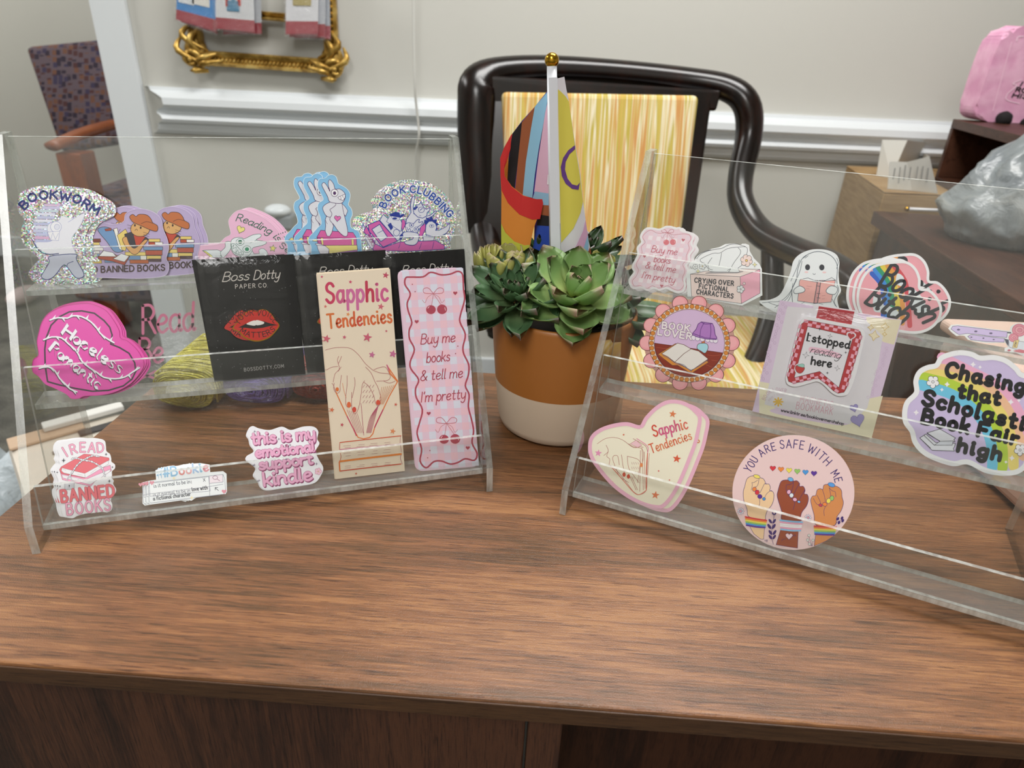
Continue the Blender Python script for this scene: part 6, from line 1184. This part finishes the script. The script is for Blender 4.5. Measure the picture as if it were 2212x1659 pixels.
def d_chase(a):
    for q, c in (('560,300 800,420 1000,520 1150,640 1250,800 1330,1000', 'EFB0CF'), ('540,400 760,450 950,560 1100,700 1200,880 1260,1060 1290,1180', 'F1C09A'), ('440,440 700,490 900,600 1040,740 1140,900 1190,1080 1200,1270', 'EFDA78'), ('400,480 640,545 840,650 980,790 1060,960 1100,1120 1100,1290', 'B8D43C'), ('370,545 600,610 780,710 910,850 980,1000 1010,1140 1010,1280', '6FC6E6')):
        a.line(q, 95, c)
    a.poly('370,600 480,640 620,740 760,880 860,1050 930,1290 700,1230 480,1210 330,1080 300,930 250,900 250,760 330,640', 'CFC0E6', True)
    for x, y, r in ((838, 362, 26), (900, 386, 17), (605, 540, 25), (558, 588, 18), (328, 792, 26), (1176, 698, 27), (1248, 684, 18), (1185, 1200, 26), (1132, 1236, 16)): a.star(x, y, r, 'F4F0F6', 4, .1, .5)
    a.flower(478, 518, 58, 'F2F1F5', '1C1A20', 5, -.9, 'F2F1F5', 4); a.flower(1258, 1128, 54, 'F2F1F5', '1C1A20', 5, -.9, 'F2F1F5', 4)
    K = '0C0B10'
    for t, p0, p1, h in (('Chasing', (590, 460), (1285, 615), 118), ('that', (705, 650), (1068, 720), 112), ('Scholastic', (385, 715), (1390, 975), 124), ('Book Fair', (380, 880), (1225, 1080), 118), ('high', (700, 1135), (1075, 1220), 112)):
        a.text(t, p0, p1, h, 41, K, track=3.2)
    a.poly('360,1020 415,985 500,1060 680,1070 670,1100 660,1115 670,1138 470,1130 440,1100', 'E2E4EE', line=K, lw=5); a.poly('425,975 540,940 680,1020 665,1035 675,1055 540,1050', 'E2E4EE', line=K, lw=5); a.poly('490,1085 540,1050 660,1045 650,1085', 'D6DAE6', line=K, lw=4); a.line('365,1025 455,1110', 5, K); a.line('400,1000 490,1085', 5, K); a.line('425,980 540,1048', 5, K)
sticker('cloud_sticker', 'large lilac cloud sticker with a rainbow and chunky black Chasing lettering', 'sticker', 'R', 2, .35, 85, cL,
    '700,258 820,270 900,305 1020,300 1130,330 1220,400 1260,450 1340,480 1420,560 1480,700 1500,860 1490,1010 1420,1120 1330,1180 1300,1270 1220,1325 1090,1335 950,1310 820,1245 750,1235 660,1250 520,1210 400,1150 320,1060 290,960 235,880 225,790 250,700 330,615 325,510 360,430 430,390 510,370 560,300', d_chase, 'CFC0E6', rim='F0F1F4', rimw=46)
def d_sheart(a):
    K = 'B5726A'; RD = 'D4553E'
    a.line('285,375 340,340 400,332 460,350 530,400 580,395 600,400', 3, K); a.line('330,455 360,430|'.replace('|', ''), 3, K)
    for q in ('345,385 360,420 350,460 370,480 365,520', '400,455 390,480 420,560 440,600 500,640', '450,450 460,520 470,570', '400,455 425,460 435,520', '490,460 560,480 590,520', '490,460 500,540 540,600 570,640', '500,375 530,395 590,410 600,460 590,520', '530,340 600,380 620,400 628,440 625,560 620,690 570,722 530,700', '370,520 430,570 530,700', '560,360 540,345', '590,400 600,690', '580,420 575,700', '605,430 612,680', '560,640 580,500', '520,600 560,690', '500,580 550,690', '640,440 628,600'): a.line(q, 3.2, K)
    a.line('375,525 450,610 530,702 572,722 620,692', 5, 'E07A6A'); a.line('555,340 628,392 628,440', 6, 'E59AB0'); a.line('628,440 620,560 620,690', 5, 'D4553E')
    a.poly('510,375 550,350 590,385 560,400', 'F0C8D0', line=K, lw=2)
    for x, y in ((468, 585), (498, 598)): a.ell(x, y, 11, 15, RD)
    a.ell(586, 520, 11, 14, 'E8905A')
    for i in range(14): a.line([(520 + (i % 4) * 14, 500 + (i // 4) * 32), (524 + (i % 4) * 14, 516 + (i // 4) * 32)], 2.2, K)
    for x, y, r, c in ((800, 172, 27, 'E08050'), (465, 313, 9, 'D86A4A'), (292, 438, 26, 'E89AC0'), (828, 477, 30, 'DC6040'), (704, 560, 8, 'D45050'), (778, 622, 7, 'D45050'), (388, 635, 8, 'D86A4A'), (682, 725, 29, 'E0805A')): a.star(x, y, r, c, 5, .15, .42)
    a.text('Sapphic', (672, 325), (905, 270), 74, 10, ['D6503E', 'D4608A', 'D4608A', 'D4608A', 'CF5A7A', 'E0805A', 'DC7060'], track=2.2); a.text('Tendencies', (655, 440), (932, 342), 62, 7.5, ['D9603E', 'DC7A50', 'E0855A', 'DC7050', 'E08A5E'], track=2.2)
sticker('heart_sticker', 'cream Sapphic Tendencies heart sticker with a pale pink border, front one', 'sticker', 'R', 1, .45, 80, cK,
    '580,260 620,200 690,130 760,92 830,88 900,110 950,150 985,200 970,300 950,380 920,460 880,560 830,670 780,750 730,800 680,805 600,785 500,735 400,660 310,560 250,470 235,400 250,330 310,280 400,250 490,240', d_sheart, 'F3EED8',
    [('second cream and pink heart sticker, its pink rim showing along the right', 5.6, -1.0)], rim='EDB7CE', rimw=26, edge='EDB7CE', group='cream heart stickers')
def d_safe(a):
    K = '3C1E6E'; cols = ['D8323E', 'F08A3C', 'F0E05A', '9ACB68', '4A9AE0', '5A2A9A']
    a.tpath('YOU', '370,560 425,480 480,390', 105, 12, K, track=3.4); a.tpath('ARE', '525,350 610,290 715,255', 100, 12, K, track=3.2); a.tpath('SAFE', '775,240 880,230 975,235 1075,250', 108, 12, K, track=3.2); a.tpath('WITH', '1125,275 1210,320 1290,380 1380,470|'.replace('|', ''), 110, 12, K, track=3.2); a.tpath('ME', '1440,570 1480,630 1500,690', 100, 12, K, track=3)
    for i, (x, y) in enumerate(((672, 500), (780, 513), (888, 527), (997, 540), (1105, 552), (1218, 568))): a.heart(x, y, 40, cols[i], .05, '4A3A5A', 3)
    def fist(pts, c, arm, wrist):
        a.poly(arm, c, line=K, lw=5); a.poly(pts, c, True, line=K, lw=6)
        for q in wrist: a.line(q, 5, K)
    fist('345,1135 330,1040 290,940 280,820 300,740 325,650 370,610 440,600 500,625 545,640 570,680 575,710 620,710 640,760 630,795 670,810 688,850 680,930 650,1000 600,1060 575,1140 570,1180 460,1170', 'F3CFA4', '365,1270 320,1160 570,1180 550,1440 510,1440 420,1370', ('490,625 480,700 460,740 430,750', '500,830 530,770 560,710 590,700', '560,900 590,840 640,800 660,800', '400,690 420,690 470,660', '395,690 400,730 385,790', '495,910 500,960 490,1000'))
    fist('800,1190 790,1080 760,980 730,870 740,800 780,680 850,655 940,670 990,665 1025,700 1030,740 1075,740 1100,790 1090,840 1130,850 1145,910 1120,1000 1060,1080 1040,1150 1035,1200', '9A4A2C', '780,1300 800,1190 1030,1200 1010,1340 1000,1560 860,1540 715,1515', ('945,670 940,740 915,820', '1030,700 990,760 950,850', '1095,790 1060,850 1020,920', '850,720 900,715 940,690', '850,730 850,790 890,870 960,950 940,1050'))
    fist('1250,1255 1220,1120 1190,1010 1175,920 1200,870 1240,860 1260,790 1300,770 1335,780 1350,725 1400,715 1440,735 1520,740 1580,790 1590,880 1608,960 1580,1060 1520,1150 1490,1260', 'D98E52', '1240,1380 1250,1250 1490,1260 1480,1400 1370,1470 1220,1530', ('1330,780 1360,880 1370,950', '1260,860 1300,940 1310,980', '1420,750 1430,800 1440,870', '1420,760 1460,800 1500,815 1510,880', '1380,990 1350,1060 1355,1130', '1210,900 1250,970 1290,990'))
    for x, y, rx, ry, c in ((460, 610, 46, 24, 'F2E06A'), (428, 778, 26, 30, 'F08A3C'), (465, 820, 28, 32, 'D8323E'), (500, 875, 30, 28, '5A2A9A'), (555, 907, 20, 20, '4A9AE0'), (908, 648, 38, 26, '6FB8EA'), (885, 815, 26, 30, 'EDB4CC'), (920, 860, 28, 30, 'E4EEF2'), (965, 915, 28, 24, 'EDB4CC'), (1018, 945, 20, 16, '8CC4EE'), (1450, 720, 48, 28, '5AA0E4'), (1455, 898, 28, 34, '9ACB68'), (1412, 932, 28, 34, 'F0E05A'), (1362, 978, 30, 26, 'F08A3C'), (1305, 990, 24, 18, 'C8404E')): a.ell(x, y, rx, ry, c, .3, K, 5, 14)
    for i, c in enumerate(cols): a.line([(308 + i * 3, 1145 + i * 22), (450, 1172 + i * 21), (588 - i * 4, 1192 + i * 19)], 20, c); a.line([(1222 + i * 2, 1268 + i * 21), (1370, 1276 + i * 21), (1515 - i * 6, 1278 + i * 21)], 20, c)
    for i, c in enumerate(('8CC4EE', 'EDA8C4', 'F2EEF2', 'F2EEF2', 'EDA8C4', '8CC4EE')): a.line([(770 + i * 2, 1190 + i * 24), (920, 1206 + i * 24), (1062 - i * 5, 1216 + i * 22)], 22, c)
    a.heart(888, 1400, 48, 'F0D4DA', .05, K, 4); a.line('790,1450 850,1432', 4, K); a.line('920,1405 970,1388', 4, K); a.line('800,1440 790,1470', 4, K); a.line('955,1380 975,1386 962,1404', 4, K)
    a.line('690,1110 680,1200 660,1300 660,1420 680,1510', 5, K)
    for x, y, s in ((690, 1120, 1), (665, 1220, 1.6), (655, 1290, 1.8), (668, 1370, 1.7), (665, 1430, 1.6)):
        for d in (-1, 1): a.ell(x + d * 20 * s * .8, y - 18, 10 * s, 22 * s, K, d * .6)
    for x, y in ((245, 1070), (1140, 1155)):
        for i in range(9): t = 6.2832 * i / 9; a.ell(x + 32 * math.cos(t), y + 32 * math.sin(t), 18, 8, 'F0EEF6', t, K, 3, 10)
        a.ell(x, y, 10, 10, 'E890A8')
    a.line('1490,1260 1530,1210 1600,1180', 4, K)
    for x, y in ((1535, 1170), (1550, 1220), (1590, 1160), (1600, 1195)): a.ell(x, y, 16, 24, K, .5)
    for x, y in ((1152, 1390), (1135, 1450), (1205, 1455), (1160, 1505)): a.ell(x, y, 18, 18, 'DDE0D8', line=K, lw=3); a.line([(x, y + 18), (1195, 1530)], 3, K)
    a.text('nB', (562, 1465), (600, 1475), 26, 3.5, K)
circ = [(945 + 810 * math.cos(t), 822 + 762 * math.sin(t)) for t in (6.2832 * i / 72 for i in range(72))]
sticker('round_sticker', 'large round pink YOU ARE SAFE WITH ME sticker with three raised fists', 'sticker', 'R', 1, .6, 82, cT, circ, d_safe, 'EDCFCF', sm=False, edge='F2E4E2')
